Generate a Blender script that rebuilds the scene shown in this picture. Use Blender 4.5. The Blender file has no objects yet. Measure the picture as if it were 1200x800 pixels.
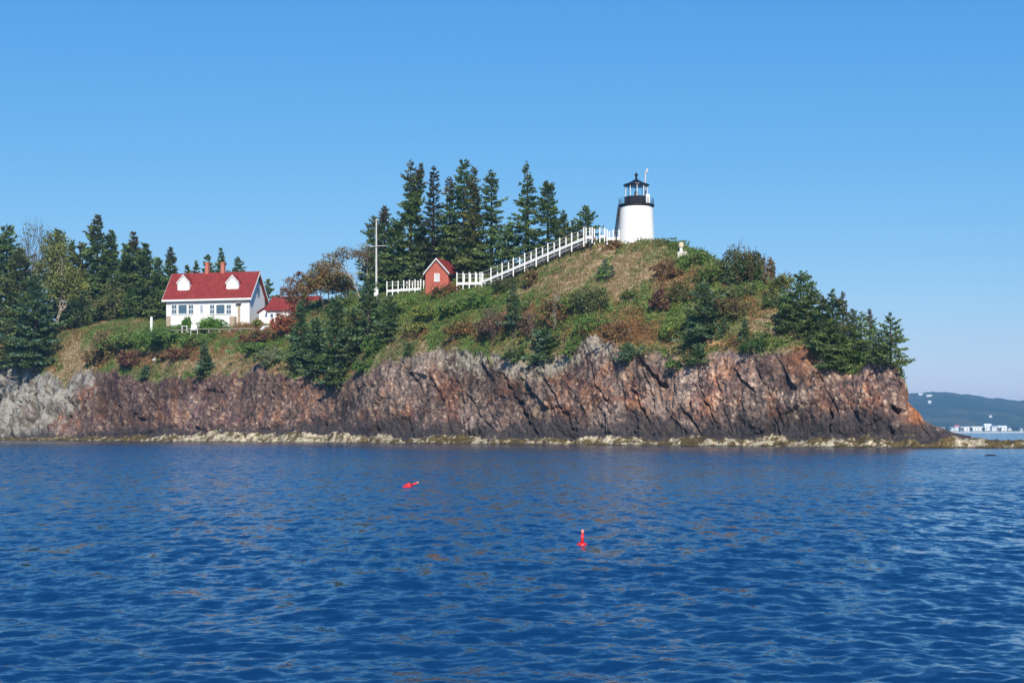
import bpy, bmesh, math, random
import numpy as np
from mathutils import Vector

S = bpy.context.scene
C = S.collection
R_ = math.radians

# ------------------------------------------------------------------ camera, sky, sun, exposure
EYE, FPX, HOR = 1.6, 1800.0, 506.0
cam_d = bpy.data.cameras.new('camera')
cam = bpy.data.objects.new('camera', cam_d)
C.objects.link(cam)
S.camera = cam
cam.location = (0, 0, EYE)
cam.rotation_euler = (R_(90), 0, 0)
cam_d.sensor_width = 36.0
cam_d.lens = 54.0
cam_d.shift_y = (HOR - 400.0) / 1200.0
cam_d.clip_start = 0.3
cam_d.clip_end = 20000.0

SUN_EL, SUN_LEFT = 38.0, -5.0
SKYCURVE = ((.64, 1.45), (.63, .80), (.805, .4))
W = bpy.data.worlds.new('World')
S.world = W
W.use_nodes = True
wn, wl = W.node_tree.nodes, W.node_tree.links
wn.clear()
sky = wn.new('ShaderNodeTexSky')
sky.sky_type = 'NISHITA'
sky.sun_disc = False
sky.sun_elevation = R_(SUN_EL)
sky.sun_rotation = R_(180 + SUN_LEFT)
sky.altitude = 0
sky.air_density = 1.0
sky.dust_density = 0.15
sky.ozone_density = 3.0
bg = wn.new('ShaderNodeBackground')
bg.inputs['Strength'].default_value = 0.115
wo = wn.new('ShaderNodeOutputWorld')
# deepen the clear-air blue: each channel through its own power curve
sep = wn.new('ShaderNodeSeparateColor')
cmb = wn.new('ShaderNodeCombineColor')
wl.new(sky.outputs[0], sep.inputs[0])
for i_, (a_, g_) in enumerate(SKYCURVE):
    m1 = wn.new('ShaderNodeMath'); m1.operation = 'POWER'; m1.inputs[1].default_value = g_
    m2 = wn.new('ShaderNodeMath'); m2.operation = 'MULTIPLY'; m2.inputs[1].default_value = a_ * 0.115 ** (g_ - 1)
    wl.new(sep.outputs[i_], m1.inputs[0]); wl.new(m1.outputs[0], m2.inputs[0]); wl.new(m2.outputs[0], cmb.inputs[i_])
wl.new(cmb.outputs[0], bg.inputs['Color'])
wl.new(bg.outputs[0], wo.inputs['Surface'])

sd = bpy.data.lights.new('sun', 'SUN')
sun = bpy.data.objects.new('sun', sd)
C.objects.link(sun)
sd.energy = 5.0
sd.angle = R_(0.5)
sd.color = (1.0, 0.93, 0.81)
sv = Vector((-math.sin(R_(SUN_LEFT)) * math.cos(R_(SUN_EL)), -math.cos(R_(SUN_LEFT)) * math.cos(R_(SUN_EL)), math.sin(R_(SUN_EL))))
sun.rotation_euler = sv.to_track_quat('Z', 'Y').to_euler()

S.view_settings.view_transform = 'Standard'
S.view_settings.look = 'None'
S.view_settings.exposure = 0.22
S.view_settings.gamma = 1.0
S.view_settings.use_curve_mapping = False

# ------------------------------------------------------------------ numeric helpers
def at(px, py, Y):
    return Vector(((px - 600.0) / FPX * Y, Y, EYE + (HOR - py) / FPX * Y))

def zpy(py, Y):
    return EYE + (HOR - py) / FPX * Y

def sstep(a, b, x):
    t = np.clip((x - a) / (b - a), 0, 1)
    return t * t * (3 - 2 * t)

def hash3(i, j, k, s):
    n = (i.astype(np.int64) * 374761393 + j.astype(np.int64) * 668265263 + k.astype(np.int64) * 2147483647 + s * 974634777) & 0xFFFFFFFF
    n = ((n ^ (n >> 13)) * 1274126177) & 0xFFFFFFFF
    n = ((n ^ (n >> 16)) * 2246822519) & 0xFFFFFFFF
    n = n ^ (n >> 15)
    return (n & 0xFFFFFF).astype(np.float64) / 0xFFFFFF

def vnoise(x, y, z, s=0):
    xi, yi, zi = np.floor(x), np.floor(y), np.floor(z)
    fx, fy, fz = x - xi, y - yi, z - zi
    fx = fx ** 3 * (fx * (fx * 6 - 15) + 10)
    fy = fy ** 3 * (fy * (fy * 6 - 15) + 10)
    fz = fz ** 3 * (fz * (fz * 6 - 15) + 10)
    r = 0
    for a in (0, 1):
        for b in (0, 1):
            for c in (0, 1):
                w = (fx if a else 1 - fx) * (fy if b else 1 - fy) * (fz if c else 1 - fz)
                r = r + w * hash3(xi + a, yi + b, zi + c, s)
    return r * 2 - 1

def fbm(x, y, z, s=0, o=4, g=0.5):
    r, a, f = 0, 1.0, 1.0
    for k in range(o):
        r = r + a * vnoise(x * f + k * 7.3, y * f + k * 3.1, z * f + k * 5.7, s + k)
        a *= g
        f *= 2.03
    return r

def worley(x, y, z, s=0):
    """nearest and second distance, cell id hash and the offset to the nearest seed"""
    xi, yi, zi = np.floor(x), np.floor(y), np.floor(z)
    d1 = np.full(x.shape, 9.0)
    d2 = np.full(x.shape, 9.0)
    idc = np.zeros(x.shape)
    ox, oy, oz = np.zeros(x.shape), np.zeros(x.shape), np.zeros(x.shape)
    for a in (-1, 0, 1):
        for b in (-1, 0, 1):
            for c in (-1, 0, 1):
                I, J, K = xi + a, yi + b, zi + c
                px_ = I + hash3(I, J, K, s + 1)
                py_ = J + hash3(I, J, K, s + 2)
                pz_ = K + hash3(I, J, K, s + 3)
                dx, dy, dz = x - px_, y - py_, z - pz_
                d = np.sqrt(dx * dx + dy * dy + dz * dz)
                near = d < d1
                d2 = np.where(near, d1, np.minimum(d2, d))
                idc = np.where(near, hash3(I, J, K, s + 4), idc)
                ox = np.where(near, dx, ox)
                oy = np.where(near, dy, oy)
                oz = np.where(near, dz, oz)
                d1 = np.where(near, d, d1)
    return d1, d2, idc, ox, oy, oz

def ip(x, tab):
    t = np.array(tab, dtype=float)
    return np.interp(x, t[:, 0], t[:, 1])

def mixc(a, b, t):
    return a * (1 - t[..., None]) + np.array(b)[None, None, :] * t[..., None]

# ------------------------------------------------------------------ object helpers
def tag(o, label=None, cat=None, group=None, kind=None):
    if label: o['label'] = label
    if cat: o['category'] = cat
    if group: o['group'] = group
    if kind: o['kind'] = kind
    return o

def empty(name, loc, rz=0.0, label=None, cat=None, group=None):
    o = bpy.data.objects.new(name, None)
    C.objects.link(o)
    o.location = loc
    o.rotation_euler = (0, 0, rz)
    o.empty_display_size = 0.3
    return tag(o, label, cat, group)

def np_mesh(name, V, F, mat, col=None, parent=None, smooth=False, extra=None):
    """V (n,3); F (m,k) with one k"""
    V = np.ascontiguousarray(V, dtype=np.float32)
    F = np.ascontiguousarray(F, dtype=np.int32)
    me = bpy.data.meshes.new(name)
    me.vertices.add(len(V))
    me.vertices.foreach_set('co', V.ravel())
    k = F.shape[1]
    me.loops.add(F.size)
    me.loops.foreach_set('vertex_index', F.ravel())
    me.polygons.add(len(F))
    me.polygons.foreach_set('loop_start', np.arange(0, F.size, k, dtype=np.int32))
    me.polygons.foreach_set('loop_total', np.full(len(F), k, dtype=np.int32))
    if smooth:
        me.polygons.foreach_set('use_smooth', np.ones(len(F), dtype=bool))
    me.update(calc_edges=True)
    if col is not None:
        a = me.attributes.new('tint', 'FLOAT_COLOR', 'POINT')
        cc = np.ones((len(V), 4), dtype=np.float32)
        cc[:, :3] = col
        a.data.foreach_set('color', cc.ravel())
    if extra:
        for nm, arr in extra.items():
            a = me.attributes.new(nm, 'FLOAT', 'POINT')
            a.data.foreach_set('value', np.ascontiguousarray(arr, dtype=np.float32).ravel())
    me.materials.append(mat)
    o = bpy.data.objects.new(name, me)
    C.objects.link(o)
    if parent: o.parent = parent
    return o

class MB:
    def __init__(s): s.v, s.f = [], []
    def add(s, vs, fs):
        b = len(s.v)
        s.v += [tuple(p) for p in vs]
        s.f += [tuple(i + b for i in f) for f in fs]
        return s
    def box(s, x0, x1, y0, y1, z0, z1):
        return s.add([(x0, y0, z0), (x1, y0, z0), (x1, y1, z0), (x0, y1, z0), (x0, y0, z1), (x1, y0, z1), (x1, y1, z1), (x0, y1, z1)],
                     [(0, 3, 2, 1), (4, 5, 6, 7), (0, 1, 5, 4), (1, 2, 6, 5), (2, 3, 7, 6), (3, 0, 4, 7)])
    def prism(s, poly, d):
        """planar polygon of 3-D points swept by vector d"""
        n = len(poly)
        d = Vector(d)
        vs = [Vector(p) for p in poly] + [Vector(p) + d for p in poly]
        fs = [tuple(range(n))[::-1], tuple(range(n, 2 * n))] + [(i, (i + 1) % n, n + (i + 1) % n, n + i) for i in range(n)]
        return s.add(vs, fs)
    def lathe(s, prof, n=24, c=(0, 0), cap=True):
        vs, fs = [], []
        for r, z in prof:
            for k in range(n):
                a = 2 * math.pi * (k + .5) / n
                vs.append((c[0] + r * math.cos(a), c[1] + r * math.sin(a), z))
        for i in range(len(prof) - 1):
            for k in range(n):
                fs.append((i * n + k, i * n + (k + 1) % n, (i + 1) * n + (k + 1) % n, (i + 1) * n + k))
        if cap:
            fs.append(tuple(range(n))[::-1])
            fs.append(tuple(range((len(prof) - 1) * n, len(prof) * n)))
        return s.add(vs, fs)
    def tube(s, p0, p1, r0, r1=None, n=6):
        r1 = r0 if r1 is None else r1
        p0, p1 = Vector(p0), Vector(p1)
        d = (p1 - p0)
        if d.length < 1e-6: return s
        d.normalize()
        u = d.orthogonal().normalized()
        w = d.cross(u)
        vs = []
        for p, r in ((p0, r0), (p1, r1)):
            for k in range(n):
                a = 2 * math.pi * k / n
                vs.append(p + u * r * math.cos(a) + w * r * math.sin(a))
        fs = [(k, (k + 1) % n, n + (k + 1) % n, n + k) for k in range(n)] + [tuple(range(n))[::-1], tuple(range(n, 2 * n))]
        return s.add(vs, fs)
    def build(s, name, mat, parent=None, smooth=False):
        me = bpy.data.meshes.new(name)
        me.from_pydata(s.v, [], s.f)
        bm = bmesh.new()
        bm.from_mesh(me)
        bmesh.ops.recalc_face_normals(bm, faces=bm.faces)
        bm.to_mesh(me)
        bm.free()
        if smooth:
            for p in me.polygons: p.use_smooth = True
        me.materials.append(mat)
        o = bpy.data.objects.new(name, me)
        C.objects.link(o)
        if parent: o.parent = parent
        return o

# ------------------------------------------------------------------ materials
def mat_new(name):
    m = bpy.data.materials.new(name)
    m.use_nodes = True
    nt = m.node_tree
    nt.nodes.clear()
    out = nt.nodes.new('ShaderNodeOutputMaterial')
    p = nt.nodes.new('ShaderNodeBsdfPrincipled')
    nt.links.new(p.outputs[0], out.inputs['Surface'])
    return m, nt, p, out

def node(nt, t, **kw):
    n = nt.nodes.new(t)
    for k, v in kw.items():
        if k in n.inputs.keys(): n.inputs[k].default_value = v
        else: setattr(n, k, v)
    return n

def paint(name, col, rough=0.6, var=0.12, scale=1.5, spec=0.3, stain=None):
    """a painted or weathered surface: colour with soft blotches"""
    m, nt, p, out = mat_new(name)
    tc = node(nt, 'ShaderNodeTexCoord')
    nz = node(nt, 'ShaderNodeTexNoise', Scale=scale, Detail=5.0, Roughness=0.6)
    nt.links.new(tc.outputs['Object'], nz.inputs['Vector'])
    rp = node(nt, 'ShaderNodeMapRange')
    rp.inputs['From Min'].default_value = 0.3
    rp.inputs['From Max'].default_value = 0.7
    nt.links.new(nz.outputs[0], rp.inputs['Value'])
    mx = node(nt, 'ShaderNodeMix', data_type='RGBA')
    d = stain or tuple(c * (1 - var * 2) for c in col)
    mx.inputs[6].default_value = (*d, 1)
    mx.inputs[7].default_value = (*col, 1)
    nt.links.new(rp.outputs[0], mx.inputs[0])
    nt.links.new(mx.outputs[2], p.inputs['Base Color'])
    p.inputs['Roughness'].default_value = rough
    p.inputs['Specular IOR Level'].default_value = spec
    return m, nt, p, mx

def clapboard(name, col):
    m, nt, p, mx = paint(name, col, 0.55, 0.04, 0.8)
    tc = node(nt, 'ShaderNodeTexCoord')
    sx = node(nt, 'ShaderNodeSeparateXYZ')
    nt.links.new(tc.outputs['Object'], sx.inputs[0])
    mu = node(nt, 'ShaderNodeMath', operation='MULTIPLY')
    mu.inputs[1].default_value = 5.5
    nt.links.new(sx.outputs[2], mu.inputs[0])
    fr = node(nt, 'ShaderNodeMath', operation='FRACT')
    nt.links.new(mu.outputs[0], fr.inputs[0])
    bp = node(nt, 'ShaderNodeBump', Strength=0.5, Distance=0.03)
    nt.links.new(fr.outputs[0], bp.inputs['Height'])
    nt.links.new(bp.outputs[0], p.inputs['Normal'])
    return m

def bricky(name, c1, c2, mort, scale=1.0, bw=0.5, rh=0.16, ms=0.012, rough=0.85):
    m, nt, p, out = mat_new(name)
    tc = node(nt, 'ShaderNodeTexCoord')
    sx = node(nt, 'ShaderNodeSeparateXYZ')
    nt.links.new(tc.outputs['Object'], sx.inputs[0])
    ad = node(nt, 'ShaderNodeMath', operation='ADD')
    nt.links.new(sx.outputs[0], ad.inputs[0])
    nt.links.new(sx.outputs[1], ad.inputs[1])
    cb = node(nt, 'ShaderNodeCombineXYZ')
    nt.links.new(ad.outputs[0], cb.inputs[0])
    nt.links.new(sx.outputs[2], cb.inputs[1])
    b = node(nt, 'ShaderNodeTexBrick')
    b.inputs['Color1'].default_value = (*c1, 1)
    b.inputs['Color2'].default_value = (*c2, 1)
    b.inputs['Mortar'].default_value = (*mort, 1)
    b.inputs['Scale'].default_value = scale
    b.inputs['Mortar Size'].default_value = ms
    b.inputs['Brick Width'].default_value = bw
    b.inputs['Row Height'].default_value = rh
    nt.links.new(cb.outputs[0], b.inputs['Vector'])
    nz = node(nt, 'ShaderNodeTexNoise', Scale=1.3, Detail=5.0)
    nt.links.new(tc.outputs['Object'], nz.inputs['Vector'])
    mr = node(nt, 'ShaderNodeMapRange')
    mr.inputs['To Min'].default_value = 0.65
    mr.inputs['To Max'].default_value = 1.3
    nt.links.new(nz.outputs[0], mr.inputs['Value'])
    mx = node(nt, 'ShaderNodeMix', data_type='RGBA', blend_type='MULTIPLY')
    mx.inputs[0].default_value = 1.0
    nt.links.new(b.outputs[0], mx.inputs[6])
    nt.links.new(mr.outputs[0], mx.inputs[7])
    nt.links.new(mx.outputs[2], p.inputs['Base Color'])
    p.inputs['Roughness'].default_value = rough
    p.inputs['Specular IOR Level'].default_value = 0.2
    return m

M = {}
M['white'] = paint('white_paint', (0.80, 0.79, 0.76), 0.5, 0.06)[0]
M['clap'] = clapboard('white_clapboard', (0.80, 0.79, 0.77))
M['tower'] = paint('white_masonry', (0.86, 0.85, 0.82), 0.6, 0.03, 1.2)[0]
M['roof'] = bricky('red_shingle', (0.26, 0.038, 0.032), (0.195, 0.027, 0.024), (0.12, 0.014, 0.014), 1.0, 0.45, 0.2, 0.01)
M['brick'] = bricky('red_brick', (0.50, 0.115, 0.075), (0.41, 0.085, 0.058), (0.40, 0.19, 0.14), 1.0, 0.32, 0.12, 0.01)
M['chim'] = bricky('chimney_brick', (0.58, 0.17, 0.10), (0.48, 0.12, 0.075), (0.4, 0.26, 0.2), 1.0, 0.32, 0.12, 0.01)
M['black'] = paint('black_iron', (0.014, 0.014, 0.016), 0.4, 0.1)[0]
M['dark'] = paint('dark_metal', (0.05, 0.05, 0.055), 0.5, 0.1)[0]
M['trim'] = paint('grey_trim', (0.62, 0.60, 0.58), 0.6, 0.08)[0]
M['found'] = paint('blue_grey_foundation', (0.42, 0.45, 0.52), 0.7, 0.12)[0]
M['beige'] = paint('beige_stone', (0.48, 0.38, 0.27), 0.8, 0.2, 3.0)[0]
M['wgrey'] = paint('weathered_wood', (0.36, 0.33, 0.29), 0.8, 0.2, 3.0)[0]
M['deck'] = paint('walk_boards', (0.5, 0.47, 0.42), 0.8, 0.15, 3.0)[0]
M['redbuoy'] = paint('buoy_red', (0.75, 0.02, 0.025), 0.35, 0.06, 4.0, 0.5)[0]
M['pinkbuoy'] = paint('buoy_pale_tip', (0.88, 0.26, 0.20), 0.4, 0.06, 4.0, 0.5)[0]
M['brass'] = paint('brass_lens', (0.55, 0.38, 0.28), 0.25, 0.1, 4.0, 0.6)[0]
M['cream'] = paint('cream_paint', (0.72, 0.60, 0.42), 0.6, 0.1)[0]
M['bark'] = paint('grey_brown_bark', (0.13, 0.10, 0.08), 0.9, 0.25, 5.0, 0.1)[0]
M['birch'] = paint('pale_birch_bark', (0.50, 0.44, 0.38), 0.8, 0.25, 3.0, 0.1, (0.2, 0.16, 0.13))[0]
M['twig'] = paint('bare_twig', (0.16, 0.115, 0.095), 0.9, 0.2, 5.0, 0.1)[0]
M['paleRock'] = paint('pale_stone', (0.6, 0.57, 0.5), 0.8, 0.15, 3.0)[0]
M['farwhite'] = paint('far_white_wall', (0.8, 0.8, 0.8), 0.6, 0.05, 0.2)[0]
M['fargrey'] = paint('far_grey_roof', (0.3, 0.31, 0.33), 0.7, 0.1, 0.2)[0]

def glass_mat(name, col, rough=0.12):
    m, nt, p, out = mat_new(name)
    p.inputs['Base Color'].default_value = (*col, 1)
    p.inputs['Roughness'].default_value = rough
    p.inputs['IOR'].default_value = 1.5
    return m
M['pane'] = glass_mat('window_pane', (0.07, 0.12, 0.17))

m, nt, p, out = mat_new('lantern_glass')
nt.nodes.remove(p)
tr = node(nt, 'ShaderNodeBsdfTransparent')
tr.inputs[0].default_value = (0.93, 0.97, 0.98, 1)
gl = node(nt, 'ShaderNodeBsdfGlossy')
gl.inputs['Roughness'].default_value = 0.03
mxs = node(nt, 'ShaderNodeMixShader')
mxs.inputs[0].default_value = 0.10
nt.links.new(tr.outputs[0], mxs.inputs[1])
nt.links.new(gl.outputs[0], mxs.inputs[2])
nt.links.new(mxs.outputs[0], out.inputs['Surface'])
M['lantern'] = m

def leaf_mat(name, transl=0.25):
    m, nt, p, out = mat_new(name)
    at_ = node(nt, 'ShaderNodeAttribute', attribute_name='tint')
    nt.links.new(at_.outputs['Color'], p.inputs['Base Color'])
    p.inputs['Roughness'].default_value = 0.65
    p.inputs['Specular IOR Level'].default_value = 0.15
    t = node(nt, 'ShaderNodeBsdfTranslucent')
    nt.links.new(at_.outputs['Color'], t.inputs[0])
    mx = node(nt, 'ShaderNodeMixShader')
    mx.inputs[0].default_value = transl
    nt.links.new(p.outputs[0], mx.inputs[1])
    nt.links.new(t.outputs[0], mx.inputs[2])
    nt.links.new(mx.outputs[0], out.inputs['Surface'])
    return m
M['leaf'] = leaf_mat('foliage', .36)
M['needle'] = leaf_mat('needles', 0.28)

# rock, soil and turf: colours laid out per vertex, broken up by fine noise
m, nt, p, out = mat_new('headland_ground')
at_ = node(nt, 'ShaderNodeAttribute', attribute_name='tint')
tc = node(nt, 'ShaderNodeTexCoord')
nz = node(nt, 'ShaderNodeTexNoise', Scale=2.2, Detail=8.0, Roughness=0.72)
nt.links.new(tc.outputs['Object'], nz.inputs['Vector'])
mr = node(nt, 'ShaderNodeMapRange')
mr.inputs['From Min'].default_value = 0.25
mr.inputs['From Max'].default_value = 0.75
mr.inputs['To Min'].default_value = 0.4
mr.inputs['To Max'].default_value = 1.6
nt.links.new(nz.outputs[0], mr.inputs['Value'])
mx = node(nt, 'ShaderNodeMix', data_type='RGBA', blend_type='MULTIPLY')
mx.inputs[0].default_value = 1.0
nt.links.new(at_.outputs['Color'], mx.inputs[6])
nt.links.new(mr.outputs[0], mx.inputs[7])
nt.links.new(mx.outputs[2], p.inputs['Base Color'])
p.inputs['Roughness'].default_value = 0.85
p.inputs['Specular IOR Level'].default_value = 0.2
bp = node(nt, 'ShaderNodeBump', Strength=0.45, Distance=0.08)
nt.links.new(nz.outputs[0], bp.inputs['Height'])
nt.links.new(bp.outputs[0], p.inputs['Normal'])
M['ground'] = m

# ------------------------------------------------------------------ headland
T_SH = [(-200, 308), (0, 285), (150, 261), (300, 237), (450, 214), (600, 195), (750, 179), (900, 166), (1050, 156), (1150, 151), (1350, 146)]
T_CT = [(-200, 432), (0, 431), (40, 432), (60, 440), (78, 452), (100, 432), (130, 436), (170, 444), (200, 438), (240, 441), (280, 436), (300, 428), (330, 440), (350, 446),
        (400, 450), (425, 436), (440, 424), (480, 419), (500, 415), (520, 410), (560, 413), (580, 416), (600, 421), (640, 424), (660, 418), (680, 405), (690, 398), (702, 402),
        (740, 413), (780, 420), (800, 426), (830, 418), (860, 412), (900, 412), (950, 411), (965, 418), (985, 438), (1000, 441), (1015, 428), (1030, 423), (1048, 426),
        (1055, 431), (1058, 438), (1060, 458), (1062, 471), (1075, 481), (1083, 492), (1092, 498), (1103, 501), (1115, 506), (1127, 509), (1140, 512), (1152, 515), (1170, 516), (1215, 516), (1245, 520), (1290, 531), (1350, 545)]
T_MP = [(-200, 388), (0, 388), (60, 392), (100, 386), (195, 387), (300, 384), (340, 380), (400, 374), (450, 362), (550, 366), (620, 358), (690, 345), (745, 344), (800, 352), (880, 367), (960, 396),
        (1000, 420), (1050, 430), (1057, 437), (1061, 470), (1083, 494), (1103, 503), (1140, 514), (1200, 518), (1290, 536), (1350, 550)]
T_MY = [(-200, 330), (0, 306), (100, 290), (195, 273), (292, 267), (340, 256), (400, 245), (450, 234), (550, 218), (650, 207), (745, 198), (850, 187), (960, 174), (1055, 166.5), (1350, 158)]
T_CP = [(-200, 378), (0, 376), (60, 380), (130, 371), (200, 372), (310, 370), (350, 362), (380, 356), (420, 345), (450, 339), (500, 334), (540, 331), (580, 319), (620, 303), (660, 287), (690, 279), (715, 279),
        (745, 283), (770, 283), (800, 290), (840, 303), (880, 323), (920, 350), (960, 380), (1000, 414), (1040, 427), (1055, 432), (1061, 472), (1083, 496), (1103, 505), (1140, 516), (1200, 520), (1290, 540), (1350, 555)]
T_CY = [(-200, 352), (0, 332), (100, 318), (200, 300), (300, 280), (350, 268), (450, 243), (550, 231), (650, 221), (745, 211), (800, 205), (880, 194), (960, 180), (1055, 171), (1350, 164)]
T_ZB = [(-200, .6), (0, .65), (195, .8), (212, 1.35), (300, 1.5), (400, 1.3), (470, .9), (600, .85), (800, .8), (900, 1.0), (1000, 0.95), (1100, 1.0), (1200, .75), (1350, .5)]

pxs = np.arange(-170, 1340, 0.85)
NC = len(pxs)
def shifted(Y0, Y1):
    return pxs + np.clip((pxs - 940) / 90.0, 0, 1) * (Y1 - Y0) * 1.0
Ysh = ip(pxs, T_SH)
zb = ip(pxs, T_ZB)
Yct = Ysh + 4.5 + np.interp(pxs, [0, 300, 600, 1000, 1060, 1090], [9, 7.5, 6.5, 4.5, 4.0, 1.5])
zct = zpy(ip(pxs, T_CT), Yct)
Ym = np.maximum(ip(pxs, T_MY), Yct + 1.5)
zm = zpy(ip(shifted(Yct, Ym), T_MP), Ym)
Yc = np.maximum(ip(pxs, T_CY), Ym + 2)
zc = zpy(ip(shifted(Yct, Yc), T_CP), Yc)
zbk1 = np.minimum(zc - 0.6, zpy(ip(shifted(Yct, Yc + 12), T_CP), Yc) - 0.6)
zbk1 = np.where(pxs < 350, zc + 0.8, zbk1)
zb = zb * (1 + .28 * fbm(pxs * .045, pxs * 0, pxs * 0, 98, 3))
zc3 = np.minimum(zb + 0.15, zct - 0.05)
ctrlY = np.stack([Ysh - 7, Ysh, Ysh + 2.2, Ysh + 4.5, Yct, Ym, Yc, Yc + 12, Yc + 50, Yc + 90])
ctrlZ = np.stack([np.full(NC, -1.6), np.full(NC, -0.1), np.minimum(zb * .8, zc3), zc3, zct, zm, zc, zbk1, np.minimum(zbk1, zc * 0.35 - 2), np.full(NC, -2.5)])
ctrlZ[1] = np.minimum(ctrlZ[1], zct - 0.1)
segs = [8, 16, 18, 190, 100, 110, 18, 10, 5]
vpar = np.concatenate([np.linspace(i, i + 1, n, endpoint=False) for i, n in enumerate(segs)] + [[len(segs)]])
NR = len(vpar)
i0 = np.minimum(vpar.astype(int), len(segs) - 1)
fr = (vpar - i0)[:, None]
Yg = ctrlY[i0] * (1 - fr) + ctrlY[i0 + 1] * fr
Zg = ctrlZ[i0] * (1 - fr) + ctrlZ[i0 + 1] * fr
# round the breaks of slope a little
for _ in range(6):
    Zs = Zg.copy()
    Zs[1:-1] = (Zg[:-2] + 2 * Zg[1:-1] + Zg[2:]) / 4
    sel = (vpar > 4.02)[:, None] & (vpar < 8)[:, None]
    Zg = np.where(sel, Zs, Zg)
Xg = (pxs[None, :] - 600) / FPX * Yg
VV = np.repeat(vpar[:, None], NC, 1)
PP = np.repeat(pxs[None, :], NR, 0)
G = np.stack([Xg, Yg, Zg], -1)
du = np.gradient(G, axis=1)
dv = np.gradient(G, axis=0)
N = np.cross(du, dv)
N /= np.maximum(np.linalg.norm(N, axis=-1, keepdims=True), 1e-6)
for _ in range(20):
    N[1:-1] = (N[:-2] + 2 * N[1:-1] + N[2:]) / 4
N /= np.maximum(np.linalg.norm(N, axis=-1, keepdims=True), 1e-6)

# arc-length-like coordinates of the cliff face
Uc = Xg - 0.55 * (Yg - 195)
Wc = Zg
Dp = 0.5 * Xg + 0.85 * (Yg - 195)
ca, sa = math.cos(R_(58)), math.sin(R_(58))
A = Uc * ca - Wc * sa          # along the bedding, down to the right
B = Uc * sa + Wc * ca          # across it
wx = fbm(Uc * .25, Dp * .25, Wc * .25, 3, 3)
wy = fbm(Uc * .25, Dp * .25, Wc * .25, 13, 3)
A1, B1 = A + wx * .55, B + wy * .45
left_pale = sstep(14, -14, PP - 58 - 3.9 * Wc + 20 * wx + 10 * fbm(Uc * .8, Dp * .8, Wc * .8, 421, 3))
# big blocks, medium blocks, small facets
d1, d2, id1, o1, o2, o3 = worley(A1 * .105, B1 * .19, Dp * .16, 21)
e1, e2, id2, q1, q2, q3 = worley(A1 * .38 + 5, B1 * .75, Dp * .5, 41)
s1_, s2_, id3, r1, r2, r3 = worley(A * .95, B * 1.5 + 3, Dp * 1.2, 61)
def facet(idc, a, b):
    g1 = np.modf(idc * 57.31)[0] - .5
    g2 = np.modf(idc * 91.77)[0] - .5
    return (idc - .5) + 2.2 * (g1 * a + g2 * b)
crack1 = 1 - sstep(0.0, 0.10, d2 - d1)
crack2 = 1 - sstep(0.0, 0.12, e2 - e1)
fold = (np.abs(np.sin(Uc * .62 + 1.3 * wx + Wc * .10)) ** .6 - .7) * left_pale * 2.0
def seam(k, off, wd, s):
    q = B * k + off + .10 * wx * k / .17 + .018 * fbm(A * .8, B * .8, Dp * .8, s, 3)
    f = np.abs(q - np.round(q)) / k
    gate = sstep(-.15, .25, vnoise(A * .09 + 3, np.round(q) * 7.7, 0 * q, s + 5))
    return (1 - sstep(0, wd, f)) * gate
seams = np.maximum(seam(.125, .3, .17, 201), .55 * seam(.31, .1, .09, 221))
rid = 1 - np.abs(fbm(A1 * .55, B1 * 1.5, Dp * .9, 231, 4, .55))
f1, f2, id4, u1, u2, u3 = worley(A1 * .20 + 9, B1 * .16 + 2, Dp * .16, 301)
swell = fbm(A1 * .07, B1 * .12, Dp * .10, 6, 2, .5)
chips = fbm(A * 1.3, B * 2.2, Dp * 1.6, 5, 4, .62)
disp = .80 * facet(id1, o1, o2) + .48 * facet(id4, u1, u2) + (.19 * facet(id2, q1, q2) + .075 * facet(id3, r1, r2)) * (1 - .62 * sstep(520, 400, PP))
disp = disp * (1 - .45 * left_pale) * (1 - .08 * sstep(480, 330, PP)) - .75 * seams * (1 - .7 * left_pale) - .15 * crack1 * (id1 > .5) + fold + .5 * swell + .13 * chips
CLEFT = [(590, 438, 628, 512, 2.2, 1.2), (632, 436, 676, 505, 1.5, .8), (206, 502, 223, 455, 1.7, 1.0), (246, 488, 259, 448, 2.0, 1.0), (376, 505, 396, 452, 1.8, 1.0), (750, 424, 776, 450, 3.2, 1.5), (735, 448, 759, 492, 1.6, .9),
         (800, 478, 826, 512, 1.6, .9), (905, 400, 900, 412, 2.5, 1.0), (860, 430, 884, 462, 1.6, .8), (976, 468, 974, 515, 2.2, 1.3), (1046, 478, 1056, 486, 2.5, 1.4), (468, 420, 500, 465, 1.3, .6), (440, 500, 444, 455, 1.6, .6), (545, 462, 575, 505, 1.2, .5), (950, 445, 938, 470, 2.0, .9),
         (160, 440, 190, 482, 1.4, .7), (120, 505, 140, 452, 1.5, .7), (300, 500, 322, 452, 1.4, .7), (690, 440, 720, 492, 1.2, .6), (38, 452, 44, 500, 1.8, 1.4), (20, 470, 24, 508, 1.5, 1.2), (62, 462, 66, 506, 1.6, 1.0), (84, 452, 80, 500, 1.4, .9)]
PY0 = HOR - (Zg - EYE) / Yg * FPX
jx, jy = 3.2 * fbm(Uc * .5, Dp * .5, Wc * .5, 401, 4, .6), 2.5 * fbm(Uc * .5, Dp * .5, Wc * .5, 405, 3)
cleft = np.zeros_like(Xg)
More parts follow.
